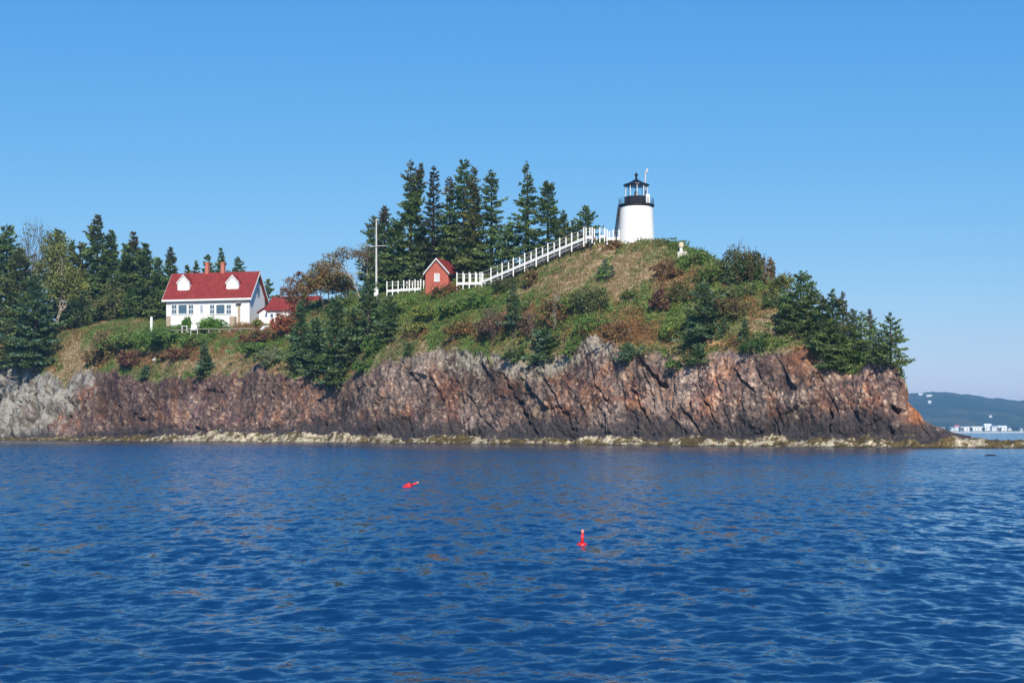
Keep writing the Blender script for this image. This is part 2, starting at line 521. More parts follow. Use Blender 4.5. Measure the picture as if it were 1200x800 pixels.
for x0_, y0_, x1_, y1_, w_, dp_ in CLEFT:
    L2_ = (x1_ - x0_) ** 2 + (y1_ - y0_) ** 2
    t_ = np.clip(((PP + jx - x0_) * (x1_ - x0_) + (PY0 + jy - y0_) * (y1_ - y0_)) / L2_, 0, 1)
    d_ = np.hypot(PP + jx - x0_ - t_ * (x1_ - x0_), PY0 + jy - y0_ - t_ * (y1_ - y0_))
    cleft = np.maximum(cleft, dp_ * (1 - sstep(.2 * w_, 1.25 * w_, d_)) * (.55 + .45 * np.sin(np.pi * np.clip(t_, .05, .95))))
disp = disp - 1.05 * cleft
cliff_w = sstep(2.95, 3.12, VV) * (1 - sstep(3.96, 4.10, VV)) * (1 - .5 * sstep(3.72, 3.97, VV))
foot_w = sstep(1.0, 1.6, VV) * (1 - sstep(2.95, 3.1, VV))
turf_w = sstep(4.0, 4.25, VV)
tall = np.clip((zct - 1.5) / 5.0, .12, 1)[None, :]
h_led = worley(Xg * 1.3 + wx, Yg * .9, Zg * .6, 81)
led = .22 * (h_led[2] - .45) + .30 * fbm(Xg * .5, Yg * .6, Zg * .9, 7, 5, .66) - .16 * h_led[0]
hump = .9 * fbm(Xg * .12, Yg * .12, 0 * Zg, 9, 3) + .22 * fbm(Xg * .7, Yg * .7, 0 * Zg, 10, 3)
G = G + N * (disp * cliff_w * tall)[..., None]
G[..., 2] += led * foot_w * np.clip(zb[None, :], .4, 1) + hump * turf_w * np.clip(tall, .1, 1) * .55
# the path to the tower is benched into the slope
PATH = [((457, 341), 239.5, (496.5, 338.5), 236.5), ((538, 332.5), 227.6, (567, 332), 226.2), ((567.5, 331.5), 226.2, (689, 280), 213.8), ((689.8, 278.5), 213.8, (697, 278.3), 213.4),
        ((704.5, 277.5), 214.6, (710, 277.5), 214.4), ((711, 280), 212.6, (725, 280), 212.6)]
PATH = [(at(*a_, ya), at(*b_, yb)) for a_, ya, b_, yb in PATH]
for pa_, pb_ in PATH:
    dx_, dy_ = pb_.x - pa_.x, pb_.y - pa_.y
    t_ = np.clip(((G[..., 0] - pa_.x) * dx_ + (G[..., 1] - pa_.y) * dy_) / (dx_ * dx_ + dy_ * dy_), 0, 1)
    ds_ = np.hypot(G[..., 0] - pa_.x - t_ * dx_, G[..., 1] - pa_.y - t_ * dy_)
    tz_ = pa_.z + t_ * (pb_.z - pa_.z) - .65
    w_ = 1 - sstep(1.3, 3.6, ds_)
    G[..., 2] = np.where((G[..., 2] > tz_) & (VV > 4), G[..., 2] * (1 - w_) + tz_ * w_, G[..., 2])
# gentle turf roughness near the brow, ragged rock coming through
Pxp = G[..., 0] / np.maximum(G[..., 1], 1) * FPX + 600
Pyp = HOR - (G[..., 2] - EYE) / np.maximum(G[..., 1], 1) * FPX

# --- what grows where on the slope: weights for dry grass, green, rust, olive
PATCH = [  # px, py, rx, ry, kind, weight
    (690, 325, 70, 28, 'dry', 0.93), (650, 330, 40, 22, 'dry', 0.74), (760, 308, 55, 22, 'dry', 0.93), (700, 345, 30, 14, 'dry', 0.50), (925, 388, 40, 26, 'dry', 1.12), (895, 365, 16, 22, 'dry', 0.74), (740, 345, 22, 8, 'dry', 0.74),
    (280, 428, 40, 14, 'dry', 0.93), (215, 427, 40, 8, 'dry', 0.81), (90, 410, 26, 22, 'dry', 0.99), (90, 430, 12, 22, 'dry', 0.93), (150, 378, 60, 8, 'dry', 0.87), (640, 372, 10, 14, 'dry', 0.56),
    (615, 340, 22, 10, 'dry', 0.43), (480, 405, 30, 10, 'dry', 0.56), (600, 405, 20, 8, 'dry', 0.50), (640, 300, 60, 8, 'dry', 0.81),
    (505, 360, 70, 24, 'green', 1.8), (190, 395, 60, 13, 'green', 1.6), (150, 402, 40, 10, 'green', 1.3), (670, 350, 35, 14, 'green', 1.1), (700, 372, 50, 14, 'green', 1.2), (785, 375, 30, 26, 'green', 1.2), (690, 392, 20, 18, 'green', .9), (810, 300, 40, 16, 'green', 1.5),
    (300, 405, 40, 9, 'green', 1.2), (620, 318, 60, 7, 'green', .9), (560, 345, 30, 10, 'green', 1.0), (790, 350, 24, 14, 'green', 1.0), (920, 402, 40, 6, 'green', 1.0), (870, 330, 40, 22, 'green', .8),
    (735, 380, 45, 16, 'rust', 1.8), (720, 395, 50, 12, 'rust', 1.3), (160, 418, 40, 12, 'rust', 1.2), (230, 412, 40, 10, 'rust', 1.2), (310, 390, 40, 10, 'rust', 1.2), (525, 342, 26, 8, 'rust', 1.5), (775, 340, 16, 22, 'rust', 1.2), (590, 385, 30, 22, 'rust', .8), (120, 400, 30, 10, 'rust', .8),
    (550, 385, 20, 8, 'rust', 1.0), (650, 350, 14, 20, 'rust', .9), (790, 315, 30, 14, 'rust', 1.0), (870, 352, 24, 14, 'rust', 1.0), (490, 392, 22, 6, 'rust', .8), (940, 410, 16, 8, 'rust', 1.2)]
KINDS = ['dry', 'green', 'rust', 'olive']
def cover(px, py, x, y):
    w = {k: np.full(px.shape, b) for k, b in zip(KINDS, (.12, .50, .22, .40))}
    for a, b, rx, ry, k, s in PATCH:
        w[k] = w[k] + s * np.exp(-((px - a) / rx) ** 2 - ((py - b) / ry) ** 2)
    for q, k in enumerate(KINDS):
        w[k] = np.maximum(w[k] + .55 * fbm(x * .45, y * .45, 0 * x + q * 9, 30 + q, 4, .65), .001)
    return w
CW = cover(Pxp, Pyp, G[..., 0], G[..., 1])
GC = {'dry': (.35, .26, .155), 'green': (.115, .165, .042), 'rust': (.23, .125, .055), 'olive': (.17, .17, .065)}
tot = sum(CW[k] ** 3 for k in KINDS)
turf = sum((CW[k] ** 3 / tot)[..., None] * np.array(GC[k]) for k in KINDS)
turf = turf * (1 + .22 * fbm(G[..., 0] * 1.5, G[..., 1] * 1.5, G[..., 2] * 1.5, 50, 3))[..., None]

# --- rock colours
n1 = fbm(A1 * .18, B1 * .5, Dp * .3, 71, 4)
n2 = fbm(A1 * .5, B1 * 1.3, Dp * .7, 75, 4, .6)
n3 = fbm(Uc * .16, Dp * .16, Wc * .16, 78, 3)
n4 = fbm(A * 1.6, B * 2.6, Dp * 2, 82, 3, .6)
n5 = fbm(A * 3.2, B * 4.5, Dp * 4, 85, 2, .6)
rock = np.broadcast_to(np.array((.135, .083, .068)), G.shape).copy()
rock = mixc(rock, (.185, .085, .056), sstep(-.1, .6, n1 + .25 * n4) * .85)
rock = mixc(rock, (.092, .070, .062), sstep(-.1, .5, n3 - .2 * n1) * .75)
rock = mixc(rock, (.235, .172, .142), sstep(-.15, .45, fbm(Uc * .22, Dp * .22, Wc * .3, 311, 4, .6) + .15 * n4) * np.exp(-((PP - 720) / 230) ** 2) * .85)
rock = mixc(rock, (.135, .058, .062), sstep(-.1, .4, n3 + .3 * n2 + .1) * sstep(430, 300, PP) * .8)
rock = mixc(rock, (.23, .165, .13), sstep(-.05, .55, n3 * .5 + n2 * .6 + .2 * n5) * .65)
rock = mixc(rock, (.36, .27, .20), sstep(.30, .62, .5 * n4 + .4 * n5 + .35 * n2) * .75)
rock = mixc(rock, (.27, .12, .055), sstep(.30, .7, n2 * .5 + n1 * .5 + .3 * n4) * .6)
rock = mixc(rock, (.045, .038, .036), sstep(.15, .5, -n2 * .45 - n4 * .5 - .35 * n5) * .8)
rock = rock * (1 - .12 * sstep(420, 300, PP) * (1 - left_pale))[..., None]
rock = rock * .86
rock = mixc(rock, (.40, .30, .225), sstep(.42, .72, .45 * n4 + .55 * n5 + .25 * n2) * (.62 - .25 * sstep(480, 380, PP)))
rock = mixc(rock, (.03, .026, .026), sstep(.34, .62, -.5 * n4 - .55 * n5) * .7)
drift = fbm(Uc * .07, Dp * .07, Wc * .12, 431, 3)
rock = rock * (1 + .32 * np.clip(drift * 1.6, -1, 1) + .22 * (id1 - .5) + .16 * (id4 - .5))[..., None]
rock = rock * (.86 + .28 * id2)[..., None] * (.92 + .16 * id3)[..., None] * (1 - .45 * np.clip(seams, 0, 1))[..., None]
lich = sstep(.05, .45, n4 * .5 + n1 * .4 + .35) * (np.exp(-((PP - 585) / 95) ** 2) * sstep(3.66, 3.95, VV + .1 * n2) + .55 * np.exp(-((PP - 690) / 40) ** 2) * sstep(3.72, 3.95, VV + .08 * n2))
rock = mixc(rock, (.31, .285, .22), np.clip(lich * 1.0, 0, .8))
pal = left_pale * sstep(-.45, .25, n2 * .6 + .3 * n4 + .1)
rock = mixc(rock, (.265, .26, .23), pal * .88)
rock = mixc(rock, (.15, .14, .12), left_pale * sstep(.0, .45, fbm(Uc * 1.3, Dp * .6, Wc * .13, 411, 3)) * .85)  # dark upright streaks: shade between the folds put into the colour
rock = mixc(rock, (.10, .085, .065), left_pale * sstep(.05, .5, -n2 * .6 - n4 * .4 + .25 * n1) * .8)
og = np.exp(-((PP - 1072) / 11) ** 2) * sstep(3.0, 3.25, VV)
rock = mixc(rock, (.30, .115, .045), np.clip(og * (.75 + .5 * n2), 0, .95))
rock = mixc(rock, (.24, .10, .048), np.exp(-((PP - 940) / 22) ** 2 - ((VV - 3.93) / .12) ** 2) * .8)
zz = G[..., 2]
dk_top = np.interp(PP, [0, 90, 150, 300, 450, 600, 800, 1000, 1100], [1.2, 1.3, 2.2, 2.2, 2.9, 2.9, 2.7, 3.4, 2.6])
dk = (1 - sstep(-.7, .6, zz - dk_top - 1.1 * n1 - .5 * n2)) * .88
rock = mixc(rock, (.035, .032, .034), dk)
# rockweed and barnacles along the waterline
bandtop = zb[None, :] * (.98 + .35 * vnoise(Xg * .35, Yg * .35, 0 * Xg, 97)) + .22 * n2 + .10 * n4
weed = (.5 + .5 * np.clip(fbm(Xg * .9, Yg * .9, Zg * 1.6, 90, 5, .7) * 1.4, -1, 1))
tanw = np.interp(PP, [-200, 60, 190, 215, 420, 470, 800, 900, 1000, 1040, 1130, 1350], [.08, .12, .28, 1.2, 1.15, .58, .48, .85, .7, .40, .50, .45])
bandc = np.broadcast_to(np.array((.085, .06, .022)), G.shape).copy()
bandc = mixc(bandc, (.37, .315, .215), sstep(.62, .30, weed * .85 + .50 * (1 - tanw) - .12 * n4) )
bandc = bandc * (.6 + .8 * h_led[2])[..., None]
inb = (1 - sstep(-.06, .1, zz - bandtop)) * (VV < 3.35)
rock = rock * (1 - inb[..., None]) + bandc * inb[..., None]
wet = 1 - sstep(.05, .22, zz)
rock = mixc(rock, (.03, .025, .015), wet * .8)
rk = 1 - sstep(-.05, .05, VV - 4.03 - .09 * n1 - .05 * n2 - .09 * np.exp(-((PP - 690) / 18) ** 2) + .07 * np.exp(-((PP - 215) / 60) ** 2))
rk = np.maximum(rk, sstep(1062, 1068, PP))
rk = np.maximum(rk, np.exp(-((Pxp - 837) / 12) ** 2 - ((Pyp - 402) / 3.5) ** 2) * 1.3)
rk = np.clip(rk, 0, 1)
outc = rock.copy()
sel = (np.exp(-((Pxp - 837) / 12) ** 2 - ((Pyp - 402) / 3.5) ** 2) > .3)
outc[sel] = (.48, .27, .13)
colr = turf * (1 - rk[..., None]) + outc * rk[..., None]

idx = np.arange(NR * NC).reshape(NR, NC)
F = np.stack([idx[:-1, :-1], idx[:-1, 1:], idx[1:, 1:], idx[1:, :-1]], -1).reshape(-1, 4)
head = np_mesh('headland', G.reshape(-1, 3), F, M['ground'], np.clip(colr, .008, .8).reshape(-1, 3))
tag(head, kind='structure')

def ground(px, Y):
    j = int(np.clip(round((px - pxs[0]) / .85), 0, NC - 1))
    sl = slice(np.searchsorted(vpar, 3.0), NR)
    z = np.interp(Y, G[sl, j, 1], G[sl, j, 2]) if np.all(np.diff(G[sl, j, 1]) > 0) else np.interp(Y, np.maximum.accumulate(G[sl, j, 1]), G[sl, j, 2])
    return Vector(((px - 600) / FPX * Y, Y, float(z)))

def on(px, py, lo=3.9, hi=6.4):
    j = int(np.clip(round((px - pxs[0]) / .85), 0, NC - 1))
    a, b = np.searchsorted(vpar, lo), np.searchsorted(vpar, hi)
    col = Pyp[a:b, j]
    k = np.argmax(col <= py) if np.any(col <= py) else int(np.argmin(col))
    return Vector(G[a + k, j])

# ------------------------------------------------------------------ water
def build_water():
    rng = np.random.default_rng(5)
    d = np.concatenate([np.arange(480, 9.0, -0.8), np.geomspace(9.0, 0.42, 30)])
    Y = EYE * FPX / d
    t_in = np.arange(-210, 1411, 1.15)
    t_out = np.geomspace(30, 14000, 14)
    px = np.concatenate([(-210 - t_out)[::-1], t_in, 1411 + t_out])
    nr, nc = len(Y), len(px)
    Yg = np.repeat(Y[:, None], nc, 1)
    Xg = np.clip((px[None, :] - 600) / FPX * Yg, -6500, 6500)
    sy = np.gradient(Y)[:, None]
    sx = (1.15 / FPX * Y)[:, None]
    Z = np.zeros_like(Xg)
    lost = np.zeros((nr, 1))
    for k in range(90):
        lam = 0.10 * (26 ** (rng.random() ** 1.15))
        th = rng.normal(0.1, .85)
        kk = 2 * math.pi / lam
        kx, ky = kk * math.sin(th), kk * math.cos(th)
        slope = .0095 * float(np.interp(lam, [.2, .8, 2.0, 3.2], [1.6, 1.15, .42, .26]))
        amp = slope / kk * 1.414
        ph = rng.random() * 6.28
        a = 1 - sstep(.9, 2.0, np.abs(ky * sy))
        a = a * (1 - sstep(1.0, 2.2, np.abs(kx * sx)))
        w = np.sin(kx * Xg + ky * Yg + ph + .8 * np.sin(.31 * kx * Yg - .23 * ky * Xg + ph * 3))
        Z += amp * a * (w + .12 * (w * w - .5))
        lost += slope ** 2 * (1 - a ** 2)
    gust = .75 + .5 * fbm(Xg * .03, Yg * .016, 0 * Xg, 3, 3)
    lee = .22 + .78 * sstep(0, 115, ip(px, T_SH)[None, :] - Yg)
    gust = gust * lee
    inside = ((px >= -210) & (px <= 1411))[None, :]
    Z = np.where(inside, Z * np.clip(gust, .45, 1.4), 0)
    V = np.stack([Xg, Yg, Z], -1)
    ls = np.repeat(np.sqrt(lost), nc, 1) * np.clip(gust, .15, 1.4)
    back = np.stack([np.linspace(-6500, 6500, nc), np.full(nc, -600.0), np.zeros(nc)], -1)[None]
    V = np.concatenate([back, V], 0)
    ls = np.concatenate([np.full((1, nc), .1), ls], 0)
    nr += 1
    idx = np.arange(nr * nc).reshape(nr, nc)
    F = np.stack([idx[:-1, :-1], idx[:-1, 1:], idx[1:, 1:], idx[1:, :-1]], -1).reshape(-1, 4)
    m, nt, p, out = mat_new('sea_water')
    p.inputs['Base Color'].default_value = (.003, .028, .084, 1)
    p.inputs['Roughness'].default_value = .06
    p.inputs['IOR'].default_value = 1.333
    tc = node(nt, 'ShaderNodeTexCoord')
    geo = node(nt, 'ShaderNodeNewGeometry')
    lo = node(nt, 'ShaderNodeAttribute', attribute_name='lost')
    acc = geo.outputs['Normal']
    for sc, st, usel in (((4.0, 1.7, 1), 9.5, True), ((1.3, .6, 1), 3.6, True), ((5.5, 10.0, 1), .42, False), ((14.0, 26.0, 1), .40, False)):
        mp = node(nt, 'ShaderNodeMapping')
        mp.inputs['Scale'].default_value = sc
        nt.links.new(tc.outputs['Object'], mp.inputs[0])
        nz = node(nt, 'ShaderNodeTexNoise', Scale=1.0, Detail=4.0, Roughness=.6)
        nt.links.new(mp.outputs[0], nz.inputs['Vector'])
        sb = node(nt, 'ShaderNodeVectorMath', operation='SUBTRACT')
        sb.inputs[1].default_value = (.5, .57 if usel else .525, .5)
        nt.links.new(nz.outputs['Color'], sb.inputs[0])
        ml = node(nt, 'ShaderNodeVectorMath', operation='MULTIPLY')
        nt.links.new(sb.outputs[0], ml.inputs[0])
        ml.inputs[1].default_value = (.6, 1, 0)
        sc_ = node(nt, 'ShaderNodeVectorMath', operation='SCALE')
        nt.links.new(ml.outputs[0], sc_.inputs[0])
        if usel:
            mm = node(nt, 'ShaderNodeMath', operation='MULTIPLY')
            mm.inputs[1].default_value = st
            nt.links.new(lo.outputs['Fac'], mm.inputs[0])
            nt.links.new(mm.outputs[0], sc_.inputs['Scale'])
        else:
            sc_.inputs['Scale'].default_value = st
        ad = node(nt, 'ShaderNodeVectorMath', operation='ADD')
        nt.links.new(acc, ad.inputs[0])
        nt.links.new(sc_.outputs[0], ad.inputs[1])
        acc = ad.outputs[0]
    nm = node(nt, 'ShaderNodeVectorMath', operation='NORMALIZE')
    nt.links.new(acc, nm.inputs[0])
    nt.links.new(nm.outputs[0], p.inputs['Normal'])
    o = np_mesh('sea', V.reshape(-1, 3), F, m, smooth=True, extra={'lost': ls.reshape(-1)})
    tag(o, kind='structure')
build_water()

# ------------------------------------------------------------------ far shore
def build_far():
    rng = np.random.default_rng(8)
    px = np.arange(760, 1500, 2.0)
    top = ip(px, [(760, 506), (850, 490), (950, 470), (1040, 463), (1058, 461.5), (1075, 459.5), (1100, 459.5), (1115, 460), (1140, 463.5), (1165, 466), (1200, 470), (1260, 482), (1340, 497), (1420, 505), (1500, 507)])
    Ys = np.concatenate([np.linspace(2780, 2800, 3), np.linspace(2815, 2960, 8), np.linspace(2990, 3900, 60), np.linspace(3950, 4600, 8)])
    zt = np.maximum(zpy(top, 3900), .5)
    X = (px[None, :] - 600) / FPX * Ys[:, None]
    t = np.clip((Ys[:, None] - 2960) / 940.0, 0, 1)
    base = np.interp(Ys, [2780, 2790, 2800, 2960], [-3, .3, 2.5, 5.0])[:, None]
    Z = np.where(Ys[:, None] < 2960, np.minimum(base, zt[None] * .3 + base * .7), 5.0 + (zt[None] - 5) * (t ** .8))
    Z = np.where(Ys[:, None] > 3900, zt[None] * (1 - (Ys[:, None] - 3900) / 700) - 1, Z)
    Z = Z + (Ys[:, None] > 2970) * (2.2 * fbm(X * .05, Ys[:, None] * .02 + 0 * X, 0 * X, 4, 3) + 1.3 * fbm(X * .25, Ys[:, None] * .2 + 0 * X, 0 * X, 6, 2)) * np.clip(zt[None] / 20, 0, 1)
    V = np.stack([X, np.repeat(Ys[:, None], len(px), 1), Z], -1)
    n = fbm(X * .02, V[..., 1] * .01, 0 * X, 11, 4)
    col = np.broadcast_to(np.array((.030, .045, .026)), V.shape).copy()
    col = mixc(col, (.075, .075, .040), sstep(.1, .6, n) * .7)
    col = mixc(col, (.020, .032, .022), sstep(.1, .6, -n) * .7)
    fld = ((V[..., 1] < 2960) & (V[..., 1] > 2795)).astype(float)
    col = mixc(col, (.16, .20, .09), fld * .9)
    col = mixc(col, (.55, .50, .42), (V[..., 1] <= 2801).astype(float))
    idx = np.arange(V.shape[0] * V.shape[1]).reshape(V.shape[:2])
    F = np.stack([idx[:-1, :-1], idx[:-1, 1:], idx[1:, 1:], idx[1:, :-1]], -1).reshape(-1, 4)
    o = np_mesh('far_hill', V.reshape(-1, 3), F, M['ground'], col.reshape(-1, 3))
    tag(o, kind='structure')
    def gz(p, Y):
        return float(np.interp(p, px, [np.interp(Y, Ys, Z[:, i]) for i in range(len(px))]))
    def house(p, w, h, Y, label, roof='fargrey', gable=True):
        W_ = w / FPX * Y
        H_ = h / FPX * Y
        z = gz(p, Y) - .6
        e = empty('shore_building', ((p - 600) / FPX * Y, Y, z), rng.uniform(-.15, .15), label, 'building', 'white buildings on the far shore')
        MB().box(-W_ / 2, W_ / 2, 0, 10, 0, H_ * .72).build('wall', M['farwhite'], e)
        rf = MB()
        o_ = .5
        if gable:
            rf.prism([(-W_ / 2 - o_, -o_, H_ * .72 + .01), (-W_ / 2 - o_, 10 + o_, H_ * .72 + .01), (-W_ / 2 - o_, 5, H_)], (W_ + 2 * o_, 0, 0))
        else:
            rf.box(-W_ / 2 - o_, W_ / 2 + o_, -o_, 10 + o_, H_ * .72 + .01, H_ * .8)
        rf.build('roof', M[roof], e)
        n_ = max(2, int(W_ / 6))
        for i in range(n_):
            c = -W_ / 2 + (i + .5) * W_ / n_
            MB().box(c - .7, c + .7, -.08, .05, H_ * .25, H_ * .5).build('window', M['pane'], e)
    L = [(1104, 7, 5, 'white shed with grey roof at the left end of the far shore buildings', 'fargrey', True),
         (1116, 5, 5, 'narrow white house beside the dark gap in the far shore buildings', 'fargrey', True),
         (1122, 6, 7, 'white building with pinkish roof left of the widest far shore block', 'brick', True),
         (1131, 11, 7, 'broad white flat roofed block second widest on the far shore', 'farwhite', False),
         (1145, 15, 7, 'widest white flat roofed block in the middle of the far shore', 'farwhite', False),
         (1158, 8, 8.5, 'tallest white building on the far shore right of the widest block', 'farwhite', True),
         (1166, 7, 7, 'white house with grey gable right of the tallest far shore building', 'fargrey', True),
         (1175, 10, 6.5, 'white hall with pale roof near the right of the far shore row', 'farwhite', True),
         (1184, 5, 4, 'small white cottage at the right end of the far shore row', 'fargrey', True),
         (1197, 4, 4, 'little white house alone at the right edge of the far shore', 'fargrey', True)]
    for i, (p, w, h, lab, rf, gb) in enumerate(L):
        house(p, w, h, 2860 + (i % 3) * 22, lab, rf, gb)
    for p, py, w, h, lab in ((1079, 461.5, 5, 2.6, 'white house on the far hilltop, left one of the pair'), (1089, 462.5, 6, 2.6, 'long white house on the far hilltop, right one of the pair'),
                             (1089.5, 471, 3.4, 3.6, 'white house on the far hillside just under the hilltop pair'), (1161, 487, 3, 3, 'pale house alone low on the far wooded hillside')):
        Yt = [gz(p, y) for y in Ys]
        pyr = [HOR - (z - EYE) / y * FPX for z, y in zip(Yt, Ys)]
        k = next((i for i, v in enumerate(pyr) if v <= py + h * .5 and Ys[i] > 2970), len(Ys) - 9)
        house(p, w, h, float(Ys[k]) - 12, lab, 'farwhite', True)
    # dark trees between the shore buildings
    for i, (p, h, w) in enumerate(((1111, 6, 6), (1127, 4, 4), (1138, 4, 3), (1152.5, 4, 3), (1171, 4, 5), (1188, 6, 6), (1193, 5, 5), (1203, 6, 7))):
        Y = 2850
        e = empty('shore_tree', ((p - 600) / FPX * Y, Y, gz(p, Y) - .5), 0, 'dark round tree among the white far shore buildings', 'tree', 'trees among the far shore buildings')
        leaf_blob('crown', e, rng, [(0, 0, h * 1.0, w * .85, w * .85, h * .75)], 500, 1.1, (.035, .055, .025))
        MB().tube((0, 0, 0), (0, 0, h * .7), .4, .25).build('trunk', M['bark'], e)

# ------------------------------------------------------------------ plants
def leaf_quads(P, D, Nn, L, Wd):
    """diamond leaves at P, pointing along D, flat normal about Nn"""
    D = D / np.maximum(np.linalg.norm(D, axis=1, keepdims=True), 1e-6)
    S_ = np.cross(D, Nn)
    S_ /= np.maximum(np.linalg.norm(S_, axis=1, keepdims=True), 1e-6)
    L, Wd = L[:, None], Wd[:, None]
    V = np.stack([P, P + D * L * .45 + S_ * Wd * .5, P + D * L, P + D * L * .45 - S_ * Wd * .5], 1)
    return V.reshape(-1, 3)

def leaves_obj(name, V, col4, mat, parent):
    n = len(V) // 4
    F = np.arange(n * 4).reshape(n, 4)
    return np_mesh(name, V, F, mat, np.repeat(col4, 4, 0), parent)

def rdir(rng, n):
    d = rng.normal(size=(n, 3))
    return d / np.linalg.norm(d, axis=1, keepdims=True)

def leaf_blob(name, parent, rng, lobes, n, size, tint, tint2=None, mix=.3, shell=.55, mat='leaf', flat=1.0):
    """leaves spread through the outer volume of several lobes; each lobe in clumps"""
    tint = np.array(tint)
    vol = np.array([l[3] * l[5] for l in lobes])
    cnt = np.maximum((n * vol / vol.sum()).astype(int), 12)
    Vs, Cs = [], []
    for l, c in zip(lobes, cnt):
        nc = max(5, c // 26)
        cd = rdir(rng, nc)
        cr = shell + (1 - shell) * rng.random(nc) ** .6
        cc = cd * cr[:, None]
        k = rng.integers(0, nc, c)
        q = cc[k] + rng.normal(size=(c, 3)) * .16
        P = q * np.array(l[3:6]) + np.array(l[:3])
        out = q / np.maximum(np.linalg.norm(q, axis=1, keepdims=True), .2)
        D = out * .6 + rdir(rng, c) * .9
        D[:, 2] *= flat
        Nn = out * .8 + rdir(rng, c) * .8 + np.array((0, 0, .5))
        L = size * rng.uniform(.6, 1.4, c)
        Vs.append(leaf_quads(P, D, Nn, L, L * rng.uniform(.5, .85, c)))
        base = tint * rng.uniform(.75, 1.3, (nc, 1))
        if tint2 is not None:
            t = (rng.random(nc) < mix)[:, None]
            base = np.where(t, np.array(tint2) * rng.uniform(.75, 1.3, (nc, 1)), base)
        Cs.append(base[k] * rng.uniform(.75, 1.25, (c, 1)))
    V, Cc = np.concatenate(Vs), np.concatenate(Cs)
    return leaves_obj(name, V, Cc, M[mat], parent)

def spruce(name, base, H, Rr, label, group, rng, tint=(.030, .052, .030), open_=0.0, bare=.04, brown=0.0, lean=0.0, twin=False, dens=1.0, fat=.76, lit=None):
    e = empty(name, base, rng.uniform(0, 6.28), label, 'tree', group)
    tint = np.array(tint)
    dY = base[1] / 200.0
    tops = [(0.0, 0.0, H, 0.0)] if not twin else [(0, 0, H, 0.0), (Rr * .42, Rr * .1, H * .985, .52)]
    tr = MB()
    Vs, Cs = [], []
    for tx, ty, Ht, start in tops:
        n = int(Ht / (.34 + .012 * Ht)) + 9
        t = np.linspace(max(bare, start), .985, n) + rng.uniform(-.01, .01, n)
        nb = rng.integers(5, 9, n)
        t = np.repeat(t, nb) + rng.uniform(-.008, .008, nb.sum())
        t = np.clip(t, .01, .99)
        keep = rng.random(len(t)) > open_ * (.4 + .6 * t)
        t = t[keep]
        az = rng.uniform(0, 6.28, len(t))
        # some sides of the crown are thinner, and some tiers are short
        thin = .82 + .18 * np.sin(az * 2 + rng.uniform(0, 6.28)) + .16 * vnoise(t * 13, az * 0 + rng.uniform(0, 99), az * 0, 3)
        prof = (1 - t) ** fat * (1 - .30 * np.exp(-(t / .06) ** 2)) + .02
        Lb = 1.36 * Rr * prof * np.exp(rng.normal(-.17, .34, len(t))) * thin * (1 + .22 * vnoise(t * 17, az * 0 + rng.uniform(0, 99), az * 0, 9))
        if twin: Lb = Lb * np.where(t > .5, .62, 1.0)
        if start > 0: Lb = Lb * .9
        z0 = t * Ht
        bx = tx * sstep(start * .8, 1, t) + lean * Ht * t ** 2 if tx else lean * Ht * t ** 2
        by = ty * sstep(start * .8, 1, t) if ty else 0 * t
        rise = np.where(t < .16, -.12 - 1.6 * t, -.50 + .85 * t) + rng.uniform(-.16, .16, len(t))
        ns = np.clip((Lb * 38 * dens / max(dY, .8)).astype(int), 10, 120)
        k = np.repeat(np.arange(len(t)), ns)
        m_ = len(k)
        s = rng.uniform(.10, 1.0, m_) ** .75
        l = rng.uniform(-1, 1, m_) * (.30 * Lb[k] * (1.08 - s * .85))
        ca_, sa_ = np.cos(az[k]), np.sin(az[k])
        rad = s * Lb[k]
        P = np.stack([bx[k] + ca_ * rad - sa_ * l, by[k] + sa_ * rad + ca_ * l,
                      z0[k] + Lb[k] * (rise[k] * s + .22 * s * s) - np.abs(l) * .18 + rng.normal(0, .05, m_)], 1)
        aa = az[k] + np.sign(l) * rng.uniform(.1, 1.0, m_)
        D = np.stack([np.cos(aa), np.sin(aa), rise[k] * .8 + .15 + rng.normal(0, .38, m_)], 1)
        Nn = np.stack([rng.normal(0, .5, m_), rng.normal(0, .5, m_), np.ones(m_)], 1)
        Ls = rng.uniform(.15, .38, m_) * (.75 + .25 * min(Rr, 3)) * max(dY, .85) * np.clip(.5 + Lb[k], .6, 1)
        Vs.append(leaf_quads(P, D, Nn, Ls, Ls * rng.uniform(.34, .55, m_)))
        bc = tint * rng.uniform(.7, 1.35, (len(t), 1))
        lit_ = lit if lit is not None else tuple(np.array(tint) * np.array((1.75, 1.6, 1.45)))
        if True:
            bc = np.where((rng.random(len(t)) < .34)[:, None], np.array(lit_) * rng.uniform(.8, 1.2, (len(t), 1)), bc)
        if brown:
            f = (sstep(.66, .9, t) * brown * (rng.random(len(t)) < .75))[:, None]
            bc = bc * (1 - f) + np.array((.20, .105, .050)) * f
        Cs.append(bc[k] * rng.uniform(.75, 1.3, (m_, 1)))
        # trunk and limbs
        q = 7
        prev = None
        for i in range(q + 1):
            f = start * .9 + (1 - start * .9) * i / q
            pt = Vector((tx * float(sstep(start * .8, 1, np.array(f))) + lean * Ht * f * f, ty * float(sstep(start * .8, 1, np.array(f))), Ht * f * .99 - (.4 if i == 0 and not start else 0)))
            r = (.020 * H + .05) * (1 - f) + .02
            if prev: tr.tube(prev[0], pt, prev[1], r, 7)
            prev = (pt, r)
        for i in range(0, len(t), 2):
            p0 = Vector((float(bx[i]), float(by[i]), float(z0[i])))
            p1 = p0 + Vector((math.cos(az[i]) * Lb[i] * .8, math.sin(az[i]) * Lb[i] * .8, float(Lb[i] * (rise[i] * .85 + .16))))
            tr.tube(p0, p1, .025 + .008 * Lb[i], .012, 3)
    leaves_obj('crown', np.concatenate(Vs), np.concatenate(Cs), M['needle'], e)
    tr.build('trunk', M['bark'], e)
